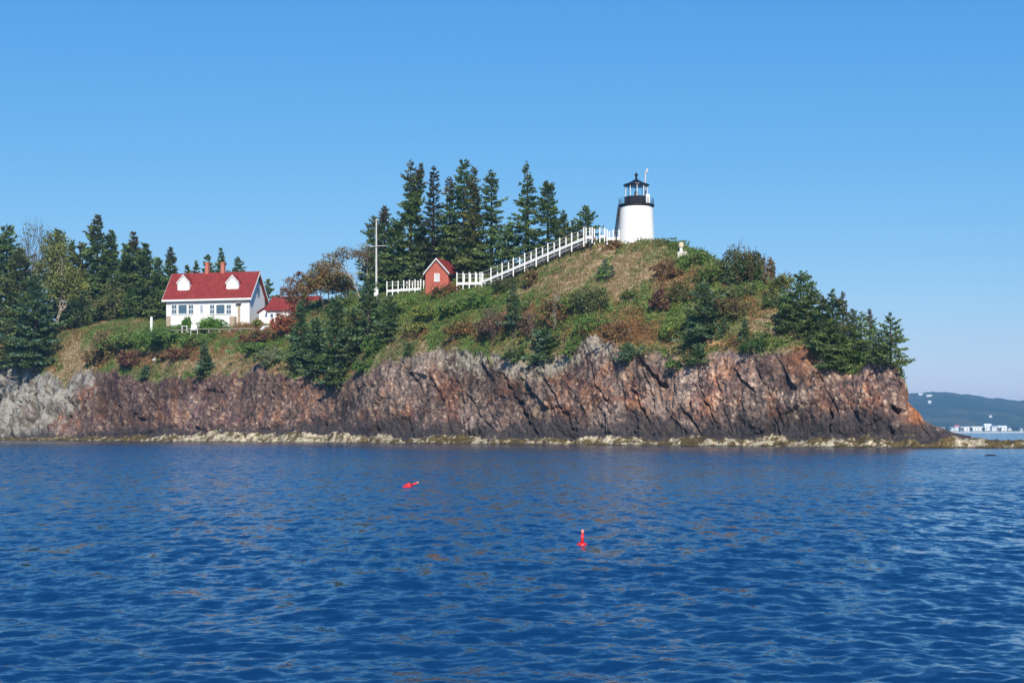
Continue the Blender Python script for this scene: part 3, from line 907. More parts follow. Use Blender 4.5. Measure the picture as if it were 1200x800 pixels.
    return e

GREEN, OLIVE, RUST, BROWN = (.15, .25, .055), (.20, .21, .072), (.32, .165, .062), (.25, .165, .082)
DARKG, YELG, GREYG, RED = (.08, .155, .042), (.26, .28, .068), (.19, .235, .135), (.36, .11, .062)

def shrub(name, px, py, hw, h, label, tint, tint2, rng, cat='shrub', dens=1.0, twigs=0, mix=.35, stem='twig', size=.24, group=None, shell=.5, base=None):
    b = base if base is not None else on(px, py)
    sc = b.y / FPX
    grow = 1.0 if name == 'clipped_shrub' else 1.18
    Wm, Hm = hw * sc * grow, h * sc * (1.0 if name == 'twiggy_shrub' else grow)
    b = b - Vector((0, 0, .12))
    e = empty(name, b, rng.uniform(-.2, .2), label, cat, group)
    lobes = [(0, 0, Hm * .42, Wm * .66, Wm * .55, Hm * .46)]
    for i in range(rng.integers(9, 15)):
        a = rng.uniform(0, 6.28)
        r = rng.uniform(.30, 1.05)
        s = rng.uniform(.16, .40) * (1.25 - .5 * r)
        hz = rng.uniform(.25, .78)
        lobes.append((math.cos(a) * r * Wm, math.sin(a) * r * Wm * .7, hz * Hm * (1.15 - r * .62), s * Wm, s * Wm * .85, min(s * 1.1, .9 - hz * .4) * Hm * .62))
    n = int(np.clip(Wm * Hm * 300 * dens, 400, 4500))
    leaf_blob('foliage', e, rng, lobes, n, size * max(sc / .11, .9), tint, tint2, mix, shell)
    st = MB()
    for i in range(7 + twigs):
        a = rng.uniform(0, 6.28)
        r = rng.uniform(.15, .75)
        up = rng.uniform(.55, .95) if i < 7 else rng.uniform(.80, 1.04)
        tip = Vector((math.cos(a) * r * Wm, math.sin(a) * r * Wm * .7, Hm * up))
        mid = tip * .5 + Vector((rng.normal(0, .08 * Wm), rng.normal(0, .08 * Wm), Hm * .06))
        st.tube((tip.x * .1, tip.y * .1, -.1), mid, .05, .035, 4)
        st.tube(mid, tip, .035, .012, 4)
        if i >= 7 or twigs:
            for q in range(3):
                st.tube(mid.lerp(tip, .3 + .2 * q), tip + Vector((rng.normal(0, .14 * Wm), rng.normal(0, .1 * Wm), rng.uniform(-.15, .12) * Hm)), .022, .010, 3)
    st.build('stem', M[stem], e)
    return e

build_far()

NAVY = (.150, .215, .082)      # blue-green spruce needles
DEEP = (.145, .205, .068)
OLVS = (.175, .195, .068)
seed = [100]
def rg():
    seed[0] += 1
    return np.random.default_rng(seed[0])

def place_spruce(px, top, hw, label, group, base=None, dY=None, **kw):
    """base = image height of its foot on the visible slope, or dY = metres behind the crest"""
    rng = rg()
    if base is not None:
        b = on(px, base - 4)
        hw = hw * .84
    else:
        j = int(np.clip(round((px - pxs[0]) / .85), 0, NC - 1))
        b = ground(px, float(Yc[j]) + dY)
    H = zpy(top, b.y) - b.z
    return spruce('spruce_tree', b - Vector((0, 0, .15)), H, hw / FPX * b.y, label, group, rng, **kw)

GL = 'spruces on the left of the keeper house'
for a in [
    (-34, 272, 30, 'dark spruce cut off by the left edge of the photo', dict(dY=-12, tint=DEEP)),
    (8, 264, 27, 'tall dark spruce at the left edge behind the layered olive spruce', dict(dY=-14, tint=NAVY)),
    (24, 290, 34, 'broad olive layered spruce rising at the left edge over pale cliff', dict(base=428, tint=OLVS, lit=(0.253, 0.308, 0.108))),
    (-20, 300, 30, 'olive spruce half outside the left edge above the pale cliff', dict(base=424, tint=OLVS)),
    (40, 322, 31, 'lowest blue green spruce on the brink of the pale cliff at the left', dict(base=438, tint=NAVY, lit=(0.180, 0.289, 0.180), fat=.7)),
    (68, 267, 17, 'slim dark spruce tip showing behind the yellow birch', dict(dY=-10, tint=DEEP)),
    (85, 281, 12, 'thin spruce tip just right of the yellow birch crown', dict(dY=-4, tint=DEEP)),
    (97, 284, 16, 'small spruce left of the tallest house side spruce', dict(dY=-4, tint=OLVS)),
    (114, 251, 20, 'tallest spruce of the left wood with rusty patches', dict(dY=-16, tint=NAVY, brown=.5)),
    (130, 269, 16, 'dark narrow spruce just right of the tallest left wood spruce', dict(dY=-14, tint=DEEP)),
    (147, 285, 14, 'short spruce between the dark narrow one and the brown topped one', dict(dY=-8, tint=NAVY)),
    (156, 271, 19, 'brown topped spruce in the middle of the left wood', dict(dY=-15, tint=NAVY, brown=.9)),
    (171, 285, 15, 'dark spruce between the brown topped one and the red roof', dict(dY=-13, tint=DEEP)),
    (185, 300, 12, 'low spruce tip left of the red house roof', dict(dY=-10, tint=DEEP)),
    (200, 289, 12, 'slim rusty spruce rising at the left end of the red roof', dict(dY=-6, tint=DEEP, brown=.8)),
    (163, 320, 17, 'dark low spruce under the left wood beside the lawn', dict(dY=-17, tint=DEEP)),
    (186, 325, 14, 'dark bushy spruce against the left wall of the house', dict(dY=-15, tint=DEEP)),
]:
    if a[0] >= 97 and 'dY' in a[4]: a[4]['dY'] = max(a[4]['dY'], -5)
    place_spruce(a[0], a[1], a[2] * 1.15, a[3], GL, **a[4])
GB = 'spruces behind the keeper house roof'
for a in [
    (219, 310, 11, 'low spruce tip behind the left dormer of the house', OLVS, 0), (230, 305, 11, 'olive spruce tip left of the left chimney', OLVS, 0),
    (244, 297, 12, 'narrow spruce right behind the left chimney', DEEP, 0), (259, 290, 13, 'tallest dark spruce behind the right chimney', NAVY, 0),
    (279, 300, 12, 'spruce behind the right dormer of the house', DEEP, 0), (314, 326, 9, 'small dark spruce right of the house gable', DEEP, 0)]:
    place_spruce(a[0], a[1], a[2], a[3], GB, dY=8, tint=a[4])
GM = 'tall spruces behind the white walkway'
for a in [
    (450.5, 241, 16, 'leaning rusty topped spruce right beside the flagpole', dict(dY=4, tint=DEEP, brown=.8)),
    (438, 252, 14, 'spruce just left of the flagpole', dict(dY=6, tint=DEEP, brown=.4)),
    (481, 187, 23, 'twin topped tall spruce left in the row behind the walkway', dict(dY=3, tint=NAVY, brown=.6, open_=.25, twin=True, dens=.9)),
    (466, 262, 19, 'broad low spruce filling under the twin topped one', dict(dY=1.5, tint=NAVY)),
    (494, 268, 19, 'dark spruce left behind the brick shed', dict(dY=5, tint=DEEP)),
    (508, 194, 17, 'open grey brown spruce right of the twin topped one', dict(dY=6, tint=(.080, .092, .050), brown=.5, open_=.3, dens=.85)),
    (527, 206, 16, 'rusty headed spruce behind the brick shed', dict(dY=5, tint=DEEP, brown=.8, open_=.1)),
    (544, 186, 18, 'highest dark spruce in the middle of the walkway row', dict(dY=6, tint=NAVY, open_=.1)),
    (555, 194, 16, 'brown tipped spruce touching the highest middle one on its right', dict(dY=3, tint=OLVS, brown=.5)),
    (576, 198, 17, 'tall ragged spruce standing before the gap in the walkway row', dict(dY=4, tint=NAVY, brown=.2, open_=.12)),
    (552, 268, 22, 'wide low spruce at the foot of the middle of the row', dict(dY=4, tint=NAVY)),
    (596, 262, 15, 'short spruce in the gap left of the narrow one', dict(dY=1, tint=NAVY)),
    (524, 262, 17, 'olive low spruce right behind the shed roof', dict(dY=6, tint=OLVS)),
    (618, 188, 17, 'narrow tall spruce with gaps standing apart above the stairs', dict(dY=2, tint=NAVY, open_=.3, brown=.2, fat=.95)),
    (642, 212, 17, 'stout spruce right of the narrow one above the stairs', dict(dY=2, tint=DEEP, brown=.15, open_=.1, fat=.65)),
    (661, 246, 9, 'little pale spruce at the right foot of the stout one', dict(dY=1.5, tint=NAVY, open_=.3)),
    (686, 241, 12, 'small spruce by the top of the stairs nearest the lighthouse', dict(dY=1.5, tint=DEEP)),
    (672, 258, 9, 'stubby spruce left beside the small one at the top of the stairs', dict(dY=2, tint=OLVS)),
]:
    place_spruce(a[0], a[1], a[2] * 1.22, a[3], GM, **a[4])
GS = 'spruces on the slope below the flagpole'
for a in [
    (353, 351, 21, 438, 'blue green spruce at the left of the slope clump, by the russet bush', NAVY, {}),
    (371, 372, 22, 444, 'layered spruce second from the left in the slope clump', NAVY, {}),
    (394, 350, 26, 455, 'largest layered spruce hanging lowest over the cliff', DEEP, {}),
    (413, 362, 19, 430, 'olive spruce between the largest and the flagpole spruce', OLVS, {}),
    (432, 325, 21, 408, 'pointed spruce right under the flagpole', NAVY, {}),
    (456, 344, 17, 402, 'spruce at the right of the slope clump below the walkway', NAVY, {})]:
    place_spruce(a[0], a[1], a[2], a[4], GS, base=a[3], tint=a[5], lit=(0.198, 0.308, 0.162), fat=.72)
GY = 'young spruces dotted over the headland slope'
for a in [
    (240, 402, 14, 444, 'small neat spruce on the dry grass below the house', {}),
    (171, 427, 9, 446, 'tiny spruce at the cliff edge left of the small neat one', dict(fat=.6)),
    (602, 333, 17, 400, 'thin young spruce with bare lower trunk in mid slope', dict(bare=.28, open_=.3)),
    (638, 386, 22, 424, 'squat wide spruce at the brink in mid cliff', dict(fat=.5)),
    (735, 402, 13, 425, 'low scrubby spruce on the brink below the lighthouse', dict(fat=.4)),
    (826, 331, 28, 401, 'full blue green spruce alone on the slope right of the lighthouse', dict()),
    (848, 371, 10, 396, 'little spruce touching the right side of the lone full spruce', dict()),
    (873, 372, 10, 402, 'pointed young spruce above the dark juniper', dict()),
    (818, 404, 17, 428, 'dwarf spruce at the cliff edge under the lone full spruce', dict(fat=.4)),
    (852, 301, 12, 334, 'dark little spruce under the bushes on the right crest', dict(fat=.7)),
    (480, 402, 8, 416, 'tiniest spruce on the rock right of the slope clump', dict(fat=.5))]:
    place_spruce(a[0], a[1], a[2], a[4], GY, base=a[3], tint=NAVY, lit=(0.198, 0.308, 0.180), **a[5])
GR = 'spruces along the right end of the headland'
for a in [
    (938, 317, 24, 388, 'tallest spruce of the right end cluster', dict(tint=NAVY)),
    (951, 329, 17, 395, 'spruce leaning on the right side of the tallest right end one', dict(tint=DEEP)),
    (921, 345, 19, 383, 'low wide spruce at the left edge of the right end cluster', dict(tint=NAVY, fat=.6)),
    (964, 346, 17, 408, 'brown tipped spruce left of the close pair on the right end', dict(tint=DEEP, brown=.6)),
    (976, 338, 18, 418, 'left spruce of the tall close pair on the right end', dict(tint=NAVY)),
    (988, 341, 16, 424, 'right spruce of the tall close pair with rusty top', dict(tint=OLVS, brown=.8)),
    (999, 361, 15, 428, 'spruce right of the close pair with thin grey top', dict(tint=DEEP, brown=.3)),
    (1009, 364, 14, 426, 'dark spruce left of the rust topped one near the right end', dict(tint=NAVY)),
    (1019, 361, 13, 422, 'rust topped spruce second from the outermost one', dict(tint=DEEP, brown=.9)),
    (1044, 365, 17, 425, 'outermost spruce on the right tip of the headland', dict(tint=DEEP, open_=.1, lean=.03)),
    (1030, 388, 13, 424, 'low spruce filling the gap left of the outermost one', dict(tint=NAVY)),
    (962, 374, 20, 416, 'bushy spruce low in front of the cluster beside the dry grass', dict(tint=NAVY, fat=.6)),
    (984, 388, 20, 436, 'lowest spruce of the right cluster hanging over the rock', dict(tint=NAVY, fat=.6))]:
    place_spruce(a[0], a[1], a[2], a[4 - 1 + 1] if False else a[4], GR, base=a[3], lit=(0.180, 0.281, 0.162), **a[5]) if False else place_spruce(a[0], a[1], a[2] * 1.28, a[4], GR, base=a[3], **a[5])

# broadleaf trees
def crown_tree(name, foot, lobes, label, rng, tint, tint2, n, bark, trunks=2, mix=.35, size=.26, shell=.35, bend=(0, 0)):
    """foot = (px, py or None, Y or None); lobes in image units relative to the foot: (dx, up, half width, half height)"""
    b = on(foot[0], foot[1]) if foot[2] is None else ground(foot[0], foot[2])
    sc = b.y / FPX
    e = empty(name, b, 0, label, 'tree')
    L = [(dx * sc, rng.uniform(-.3, .3) * w * sc, up * sc, w * sc, w * sc * .8, h * sc) for dx, up, w, h in lobes]
    leaf_blob('crown', e, rng, L, n, size * max(1, sc / .12), tint, tint2, mix, shell)
    tr = MB()
    H = max(l[2] for l in L)
    for k in range(trunks):
        q = Vector((rng.uniform(-.5, .5) * (trunks > 1), rng.uniform(-.4, .4), -.4))
        top = L[int(rng.integers(0, len(L)))]
        tip = Vector((top[0], top[1], top[2]))
        mid = Vector((q.x * 1.4 + tip.x * .22 + bend[0] * sc, tip.y * .3, tip.z * .45))
        tr.tube(q, mid, .008 * H + .06, .006 * H + .04, 7)
        tr.tube(mid, tip, .006 * H + .04, .03, 6)
        for l in L:
            c = Vector(l[:3])
            st = mid.lerp(tip, rng.uniform(0, .6))
            if (c - st).length > H * .75: continue
            kn = st.lerp(c, .5) + Vector((rng.normal(0, .06), rng.normal(0, .06), .05)) * H
            tr.tube(st, kn, .005 * H + .02, .003 * H + .015, 5)
            tr.tube(kn, c, .003 * H + .015, .02, 4)
            for q2 in range(6):
                d = Vector(rdir(rng, 1)[0]) * 1.05
                t2 = c + Vector((d.x * l[3], d.y * l[4], abs(d.z) * l[5] + .2 * l[5]))
                tr.tube(kn.lerp(c, rng.uniform(.3, 1)), t2, .022, .010, 3)
    tr.build('trunk', M[bark], e)
    return e
crown_tree('birch_tree', (66, None, 309), [(-4, 92, 13, 18), (6, 84, 14, 20), (-12, 66, 16, 18), (8, 60, 18, 18), (24, 52, 16, 14), (-2, 44, 20, 14), (32, 38, 14, 9), (14, 36, 16, 10)],
           'yellow green birch with pale trunks left of the lawn', rg(), (.25, .26, .072), (.18, .215, .07), 9500, 'birch', 3, size=.3)
crown_tree('bare_tree', (40, None, 315), [(-6, 96, 12, 26), (6, 100, 10, 24), (-14, 86, 10, 24), (14, 92, 9, 24), (0, 70, 16, 18)],
           'nearly bare twiggy tree rising behind the layered olive spruce', rg(), OLIVE, BROWN, 420, 'twig', 5, size=.26)
crown_tree('windswept_tree', (384, 366, None), [(2, 48, 18, 14), (-14, 40, 14, 12), (16, 36, 16, 12), (-24, 28, 10, 9), (24, 26, 9, 8), (4, 32, 20, 10)],
           'russet windswept tree with bushy crown left of the flagpole', rg(), (.27, .175, .065), (.20, .19, .065), 8500, 'twig', 4, size=.26)
crown_tree('windswept_tree', (426, None, 247), [(-14, 52, 20, 8), (-34, 46, 17, 8), (4, 50, 16, 10), (18, 42, 14, 12), (-52, 36, 12, 7), (26, 28, 12, 9)],
           'thin grey brown tree arching left from beside the flagpole', rg(), (.23, .17, .10), (.20, .18, .09), 3800, 'birch', 3, size=.22, shell=.2)
crown_tree('windswept_tree', (350, 374, None), [(-4, 38, 13, 11), (-14, 28, 10, 9), (8, 30, 12, 10), (-2, 22, 12, 8), (2, 48, 9, 7)],
           'low rusty tree in front of the red outbuilding roof', rg(), (.27, .135, .065), (.21, .145, .07), 3200, 'twig', 3, size=.24)

# shrubs one can tell apart
for a in [
    ('shrub', 97, 385, 22, 36, 'dark shadowy bush right of the birch trunk', (0.034, 0.056, 0.022), DEEP, dict(base=ground(97, 297), dens=1.4)),
    ('shrub', 132, 374, 21, 44, 'olive bush at the edge of the lawn left of the house', OLIVE, (0.093, 0.124, 0.046), dict(base=ground(132, 300), dens=1.4)),
    ('shrub', 108, 360, 12, 26, 'rusty bush between the dark bush and the olive bush', BROWN, OLIVE, dict(base=ground(108, 302), dens=1.4)),
    ('shrub', 152, 371, 14, 32, 'green bush right of the olive bush beside the lawn', DARKG, OLIVE, dict(base=ground(152, 300), dens=1.4)),
    ('shrub', 340, 390, 16, 30, 'red leaved bush in front of the white outbuilding', RED, RUST, {}),
    ('shrub', 400, 366, 16, 18, 'dark undergrowth bush at the foot of the russet tree', DARKG, OLIVE, {}),
    ('bramble', 192, 402, 30, 16, 'bright green bramble patch below the white post', GREEN, DARKG, {}),
    ('bramble', 150, 406, 26, 16, 'green bramble left of the bright patch', GREEN, OLIVE, {}),
    ('bramble', 235, 402, 26, 10, 'long low green bramble under the rail fence', GREEN, OLIVE, {}),
    ('shrub', 118, 426, 15, 34, 'brown olive bush down the gully in the left cliff', BROWN, OLIVE, {}),
    ('shrub', 155, 428, 18, 18, 'purple brown bramble above the tiny spruce', (0.186, 0.085, 0.062), BROWN, {}),
    ('shrub', 213, 418, 24, 10, 'low red brown brush under the green brambles', (0.202, 0.093, 0.054), BROWN, {}),
    ('shrub', 308, 400, 26, 12, 'red tinged brush below the house gable', (0.232, 0.101, 0.062), OLIVE, {}),
    ('shrub', 303, 412, 28, 10, 'sloping green juniper mat under the red tinged brush', (0.093, 0.147, 0.043), GREEN, {}),
    ('shrub', 318, 428, 17, 22, 'grey green bush left of the slope spruces', GREYG, OLIVE, {}),
    ('juniper', 428, 434, 14, 12, 'dark green juniper at the cliff edge right of the largest layered spruce', DARKG, GREEN, {}),
    ('shrub', 440, 412, 13, 20, 'dark round bush beneath the pointed spruce', DARKG, GREEN, {}),
    ('shrub', 521, 347, 22, 13, 'rust and green bush in front of the brick shed', (0.232, 0.109, 0.046), OLIVE, {}),
    ('shrub', 549, 329, 12, 22, 'rounded olive brown bush right behind the brick shed', (0.186, 0.116, 0.046), OLIVE, dict(base=ground(551, 234))),
    ('shrub', 475, 362, 16, 14, 'leafy green bush below the left fence section', GREEN, YELG, {}),
    ('shrub', 503, 372, 20, 16, 'yellow green bush in the lush patch below the shed', YELG, GREEN, {}),
    ('shrub', 532, 366, 20, 14, 'green bush right below the shed bush', GREEN, OLIVE, {}),
    ('shrub', 488, 390, 20, 14, 'lower yellowish bush right of the slope spruces', YELG, OLIVE, {}),
    ('shrub', 560, 360, 20, 16, 'green bush below the foot of the stairs', GREEN, DARKG, {}),
    ('shrub', 545, 392, 22, 14, 'orange flecked bush above the lichen rock', (0.186, 0.132, 0.046), RUST, {}),
    ('shrub', 597, 340, 22, 14, 'dark olive bush under the lower stairs', (0.078, 0.101, 0.039), OLIVE, {}),
    ('shrub', 621, 336, 11, 20, 'upright red brown bush under the middle of the stairs', BROWN, OLIVE, {}),
    ('twiggy_shrub', 578, 398, 22, 38, 'grey brown leafless thicket left of the thin young spruce', (0.155, 0.116, 0.085), BROWN, dict(twigs=16, dens=.55)),
    ('twiggy_shrub', 622, 396, 16, 34, 'purplish bare thicket right of the thin young spruce', (0.171, 0.109, 0.078), BROWN, dict(twigs=14, dens=.5)),
    ('twiggy_shrub', 650, 385, 16, 44, 'russet upright thicket with pale leaning stem', (0.202, 0.116, 0.054), OLIVE, dict(twigs=10, dens=.8, stem='birch')),
    ('shrub', 605, 424, 15, 18, 'olive juniper left of the squat wide spruce', (0.093, 0.124, 0.039), DARKG, {}),
    ('shrub', 668, 418, 14, 22, 'green bush right of the squat wide spruce', GREEN, OLIVE, {}),
    ('shrub', 665, 365, 14, 16, 'bright green bush in mid slope right of the russet thicket', GREEN, YELG, {}),
    ('shrub', 692, 364, 24, 30, 'large dull green bush in mid slope below the dry grass', (0.101, 0.124, 0.054), OLIVE, {}),
    ('shrub', 711, 329, 11, 22, 'grey green bush alone in the dry grass below the lighthouse', GREYG, GREEN, {}),
    ('shrub', 719, 291, 11, 9, 'rusty low bush by the landing left of the lighthouse', BROWN, RUST, {}),
    ('shrub', 782, 326, 17, 22, 'russet bush below the white fog signal', (0.202, 0.116, 0.054), BROWN, {}),
    ('shrub', 738, 350, 12, 12, 'small olive bush in the middle of the slope', OLIVE, GREEN, {}),
    ('shrub', 776, 364, 13, 32, 'upright maroon bush right of the small olive bush', (0.186, 0.093, 0.070), BROWN, {}),
    ('shrub', 735, 396, 32, 22, 'broad orange brown bush above the brink in mid headland', RUST, BROWN, dict(mix=.5)),
    ('shrub', 695, 384, 22, 16, 'green brush left of the broad orange brown bush', GREEN, OLIVE, {}),
    ('shrub', 789, 396, 18, 22, 'yellow green bush left of the lone full spruce', YELG, GREEN, {}),
    ('shrub', 800, 352, 20, 20, 'mixed green and red bush above the lone full spruce', (0.147, 0.147, 0.054), RUST, {}),
    ('shrub', 817, 310, 20, 18, 'leafy green bush on the crest right of the fog signal', GREEN, OLIVE, {}),
    ('shrub', 790, 287, 16, 8, 'low green bush on the skyline right beside the lighthouse', GREEN, OLIVE, {}),
    ('shrub', 835, 330, 20, 24, 'olive bush on the right crest slope', OLIVE, GREEN, {}),
    ('twiggy_shrub', 863, 330, 18, 47, 'twiggy olive bush standing tallest on the right crest', (0.116, 0.132, 0.054), GREYG, dict(twigs=2, dens=1.7)),
    ('twiggy_shrub', 881, 333, 16, 43, 'twiggy brown green bush right of the tallest crest bush', (0.139, 0.124, 0.054), DARKG, dict(twigs=2, dens=1.7)),
    ('twiggy_shrub', 896, 338, 13, 42, 'brown tipped bush third along the right crest', BROWN, OLIVE, dict(twigs=1, dens=1.6)),
    ('twiggy_shrub', 916, 352, 17, 36, 'loose olive bush sloping down to the right end spruces', OLIVE, YELG, dict(twigs=1, dens=1.6)),
    ('shrub', 905, 362, 14, 24, 'olive green bush between the crest bushes and the tallest right end spruce', OLIVE, DARKG, {}),
    ('shrub', 870, 348, 22, 18, 'green bush under the twiggy crest bushes', (0.101, 0.139, 0.046), OLIVE, {}),
    ('shrub', 862, 374, 23, 26, 'brown olive dome bush left of the dry grass on the right', (0.163, 0.116, 0.054), OLIVE, {}),
    ('juniper', 884, 414, 25, 24, 'dark green spreading juniper on the right cliff edge', DARKG, (0.070, 0.116, 0.039), {}),
    ('juniper', 798, 430, 16, 12, 'dark mossy juniper hanging left of the dwarf spruce', DARKG, GREEN, {}),
    ('shrub', 758, 416, 16, 10, 'dull green low brush right of the scrubby spruce', OLIVE, GREYG, {}),
    ('shrub', 1010, 424, 15, 14, 'green bush at the foot of the right end spruces', DARKG, GREEN, {}),
]:
    shrub(a[0], a[1], a[2], a[3], a[4], a[5], a[6], a[7], rg(), **a[8])

# ------------------------------------------------------------------ low growth nobody could count
def ground_cover():
    rng = np.random.default_rng(77)
    a, b = np.searchsorted(vpar, 3.97), np.searchsorted(vpar, 6.35)
    area = np.linalg.norm(np.cross(np.gradient(G[a:b], axis=0), np.gradient(G[a:b], axis=1)), axis=-1)
    okk = (1 - rk[a:b]) * area * (PP[a:b] < 1058) * (PP[a:b] > -60)
    pr = (okk / okk.sum()).ravel()
    n = 95000
    pick = rng.choice(pr.size, n, p=pr)
    P = G[a:b].reshape(-1, 3)[pick] + rng.normal(0, .06, (n, 3)) * np.array((1, 1, 0))
    wts = np.stack([CW[k][a:b].ravel()[pick] for k in KINDS], 1) ** 3
    wts /= wts.sum(1, keepdims=True)
    kind = (rng.random((n, 1)) > np.cumsum(wts, 1)).sum(1).clip(0, 3)
    clump = fbm(P[:, 0] * .6, P[:, 1] * .6, P[:, 2] * .6, 15, 3)
    for k, nm, tints, lab in ((0, 'dry_grass', [(.44, .32, .19), (.37, .25, .145), (.29, .25, .11)], None), (1, 'green_undergrowth', [(.15, .24, .055), (.20, .255, .06), (.105, .17, .044)], None),
                              (2, 'russet_bracken', [(.31, .16, .06), (.24, .13, .07), (.38, .24, .095)], None), (3, 'mixed_undergrowth', [(.19, .20, .07), (.25, .21, .10), (.14, .175, .06)], None)):
        Q = P[kind == k]
        c = clump[kind == k]
        per = 7 if k == 0 else 6
        m_ = len(Q) * per
        q = np.repeat(Q, per, 0)
        cl = np.repeat(c, per)
        tn = np.array(tints)[np.repeat(rng.integers(0, 3, len(Q)), per)] * rng.uniform(.75, 1.25, (m_, 1))
        if k == 0:
            q = q + rng.normal(0, .10, (m_, 3)) * np.array((1, 1, .2))
            D = np.stack([rng.normal(0, .45, m_), rng.normal(0, .45, m_), np.ones(m_)], 1)
            L = rng.uniform(.18, .46, m_)
            V = leaf_quads(q - np.array((0, 0, .05)), D, rdir(rng, m_), L, L * .2)
        else:
            hgt = np.clip(.35 + .5 * cl, .05, 1.0)
            q = q + rng.normal(0, .18, (m_, 3)) * np.array((1, 1, 0)) + np.stack([0 * hgt, 0 * hgt, hgt * rng.random(m_)], 1)
            L = rng.uniform(.12, .28, m_)
            V = leaf_quads(q, rdir(rng, m_) + np.array((0, 0, .2)), rdir(rng, m_) + np.array((0, -.5, .8)), L, L * rng.uniform(.5, .8, m_))
        o = leaves_obj(nm, V, tn, M['leaf'], None)
        tag(o, kind='stuff')
ground_cover()

# ------------------------------------------------------------------ lighthouse
def lighthouse():
    b0 = on(745.6, 286)
    Y = b0.y + 3.0
    s = Y / FPX
    zt = lambda py: zpy(py, Y)
    z0 = min(b0.z, zt(286)) - .8
    e = empty('lighthouse', ((745.6 - 600) * s, Y, z0), 0, 'white round lighthouse tower with black lantern on the hilltop', 'lighthouse')
    z = lambda py: zt(py) - z0
    MB().lathe([(22.0 * s, 0), (19.5 * s, z(243.5))], 64, cap=False).build('tower', M['tower'], e, True)
    MB().lathe([(19.7 * s, z(243.4)), (20.2 * s, z(242.6)), (21.2 * s, z(242.0)), (21.2 * s, z(240.2)), (14.0 * s, z(240.0))], 40).build('gallery', M['black'], e)
    MB().lathe([(14.2 * s, z(240.1)), (14.2 * s, z(232.2)), (14.8 * s, z(231.9)), (14.8 * s, z(231.2)), (13.0 * s, z(231.2))], 10).build('lantern_base', M['black'], e)
    gl = MB()
    n, r = 10, 13.2 * s
    gl.lathe([(r, z(231.1)), (r, z(217.6))], n, cap=False)
    gl.build('glazing', M['lantern'], e)
    for k in range(n):
        a = 2 * math.pi * (k + .5) / n
        MB().box(-.038, .038, -.038, .038, z(231.2), z(217.5)).build('mullion', M['white'], e).location = (r * 1.012 * math.cos(a), r * 1.012 * math.sin(a), 0)
    MB().lathe([(13.5 * s, z(218.2)), (15.4 * s, z(217.6)), (15.2 * s, z(216.6)), (9.5 * s, z(214.6)), (4.0 * s, z(211.6)), (1.6 * s, z(210.2))], 20).build('roof', M['black'], e)
    vb = MB()
    vb.lathe([(1.5 * s, z(210.6)), (1.2 * s, z(209)), (1.15 * s, z(206.6)), (1.7 * s, z(206.2)), (2.05 * s, z(205.0)), (1.7 * s, z(203.8)), (.6 * s, z(203.2)), (.25 * s, z(201.6))], 14)
    vb.build('vent_ball', M['black'], e, True)
    MB().lathe([(1.3 * s, z(231)), (1.3 * s, z(229.6)), (2.3 * s, z(228.8)), (2.6 * s, z(226.8)), (2.0 * s, z(224.8)), (.6 * s, z(224))], 16).build('lens', M['brass'], e, True)
    MB().box(10.0 * s, 14.5 * s, -15.6 * s, -11.0 * s, z(240.0), z(229.9)).build('equipment_box', M['white'], e)
    rl = MB()
    for zz_ in (233.4, 236.0, 238.2):
        pr = None
        for k in range(33):
            a = 2 * math.pi * k / 32
            q = (20.4 * s * math.cos(a), 20.4 * s * math.sin(a), z(zz_))
            if pr: rl.tube(pr, q, .022, .022, 4)
            pr = q
    rl.build('rail', M['dark'], e)
    for k in range(14):
        a = 2 * math.pi * k / 14
        c = (20.4 * s * math.cos(a), 20.4 * s * math.sin(a))
        MB().tube((*c, z(240.3)), (*c, z(233.2)), .03).build('baluster', M['dark'], e)
    ms = MB()
    ms.tube((11.6 * s, 14.6 * s, z(240)), (12.0 * s, 14.6 * s, z(199.5)), .11, .09, 8)
    ms.build('instrument_mast', M['trim'], e)
    MB().box(11.4 * s, 14.6 * s, 13.6 * s, 15.6 * s, z(199.4), z(198.6)).tube((13.9 * s, 14.6 * s, z(198.8)), (13.9 * s, 14.6 * s, z(195.2)), .16, .12, 8).build('sensor_head', M['trim'], e)
    # dark access stair up the left side
    st = MB()
    for yy in (-1.6, .2):
        st.tube((-24.6 * s, yy, z(284)), (-20.0 * s, yy, z(246)), .06, .06, 5)
        st.tube((-25.6 * s, yy, z(276)), (-21.2 * s, yy, z(241.5)), .05, .05, 5)
    for k in range(12):
        f = k / 11
        st.box((-24.6 + 4.6 * f) * s - .12, (-24.6 + 4.6 * f) * s + .12, -1.6, .2, z(284 - 38 * f) - .03, z(284 - 38 * f) + .03)
    st.build('access_ladder', M['dark'], e)
    return e
lighthouse()

def fog_signal():
    b = on(798.5, 299)
    s = b.y / FPX
    e = empty('fog_signal', b - Vector((0, 0, .25)), 0, 'small white fog signal post with cream head right of the lighthouse', 'fog signal')
    MB().lathe([(.24, .2), (.20, 1.25)], 12).build('post', M['white'], e)
    MB().lathe([(.28, 1.22), (.34, 1.3), (.34, 1.75), (.22, 1.9)], 14).build('signal_head', M['cream'], e)
    MB().box(-4.6 * s, 9.4 * s, -.6, .6, -.3, .62).build('plinth', M['paleRock'], e)
fog_signal()

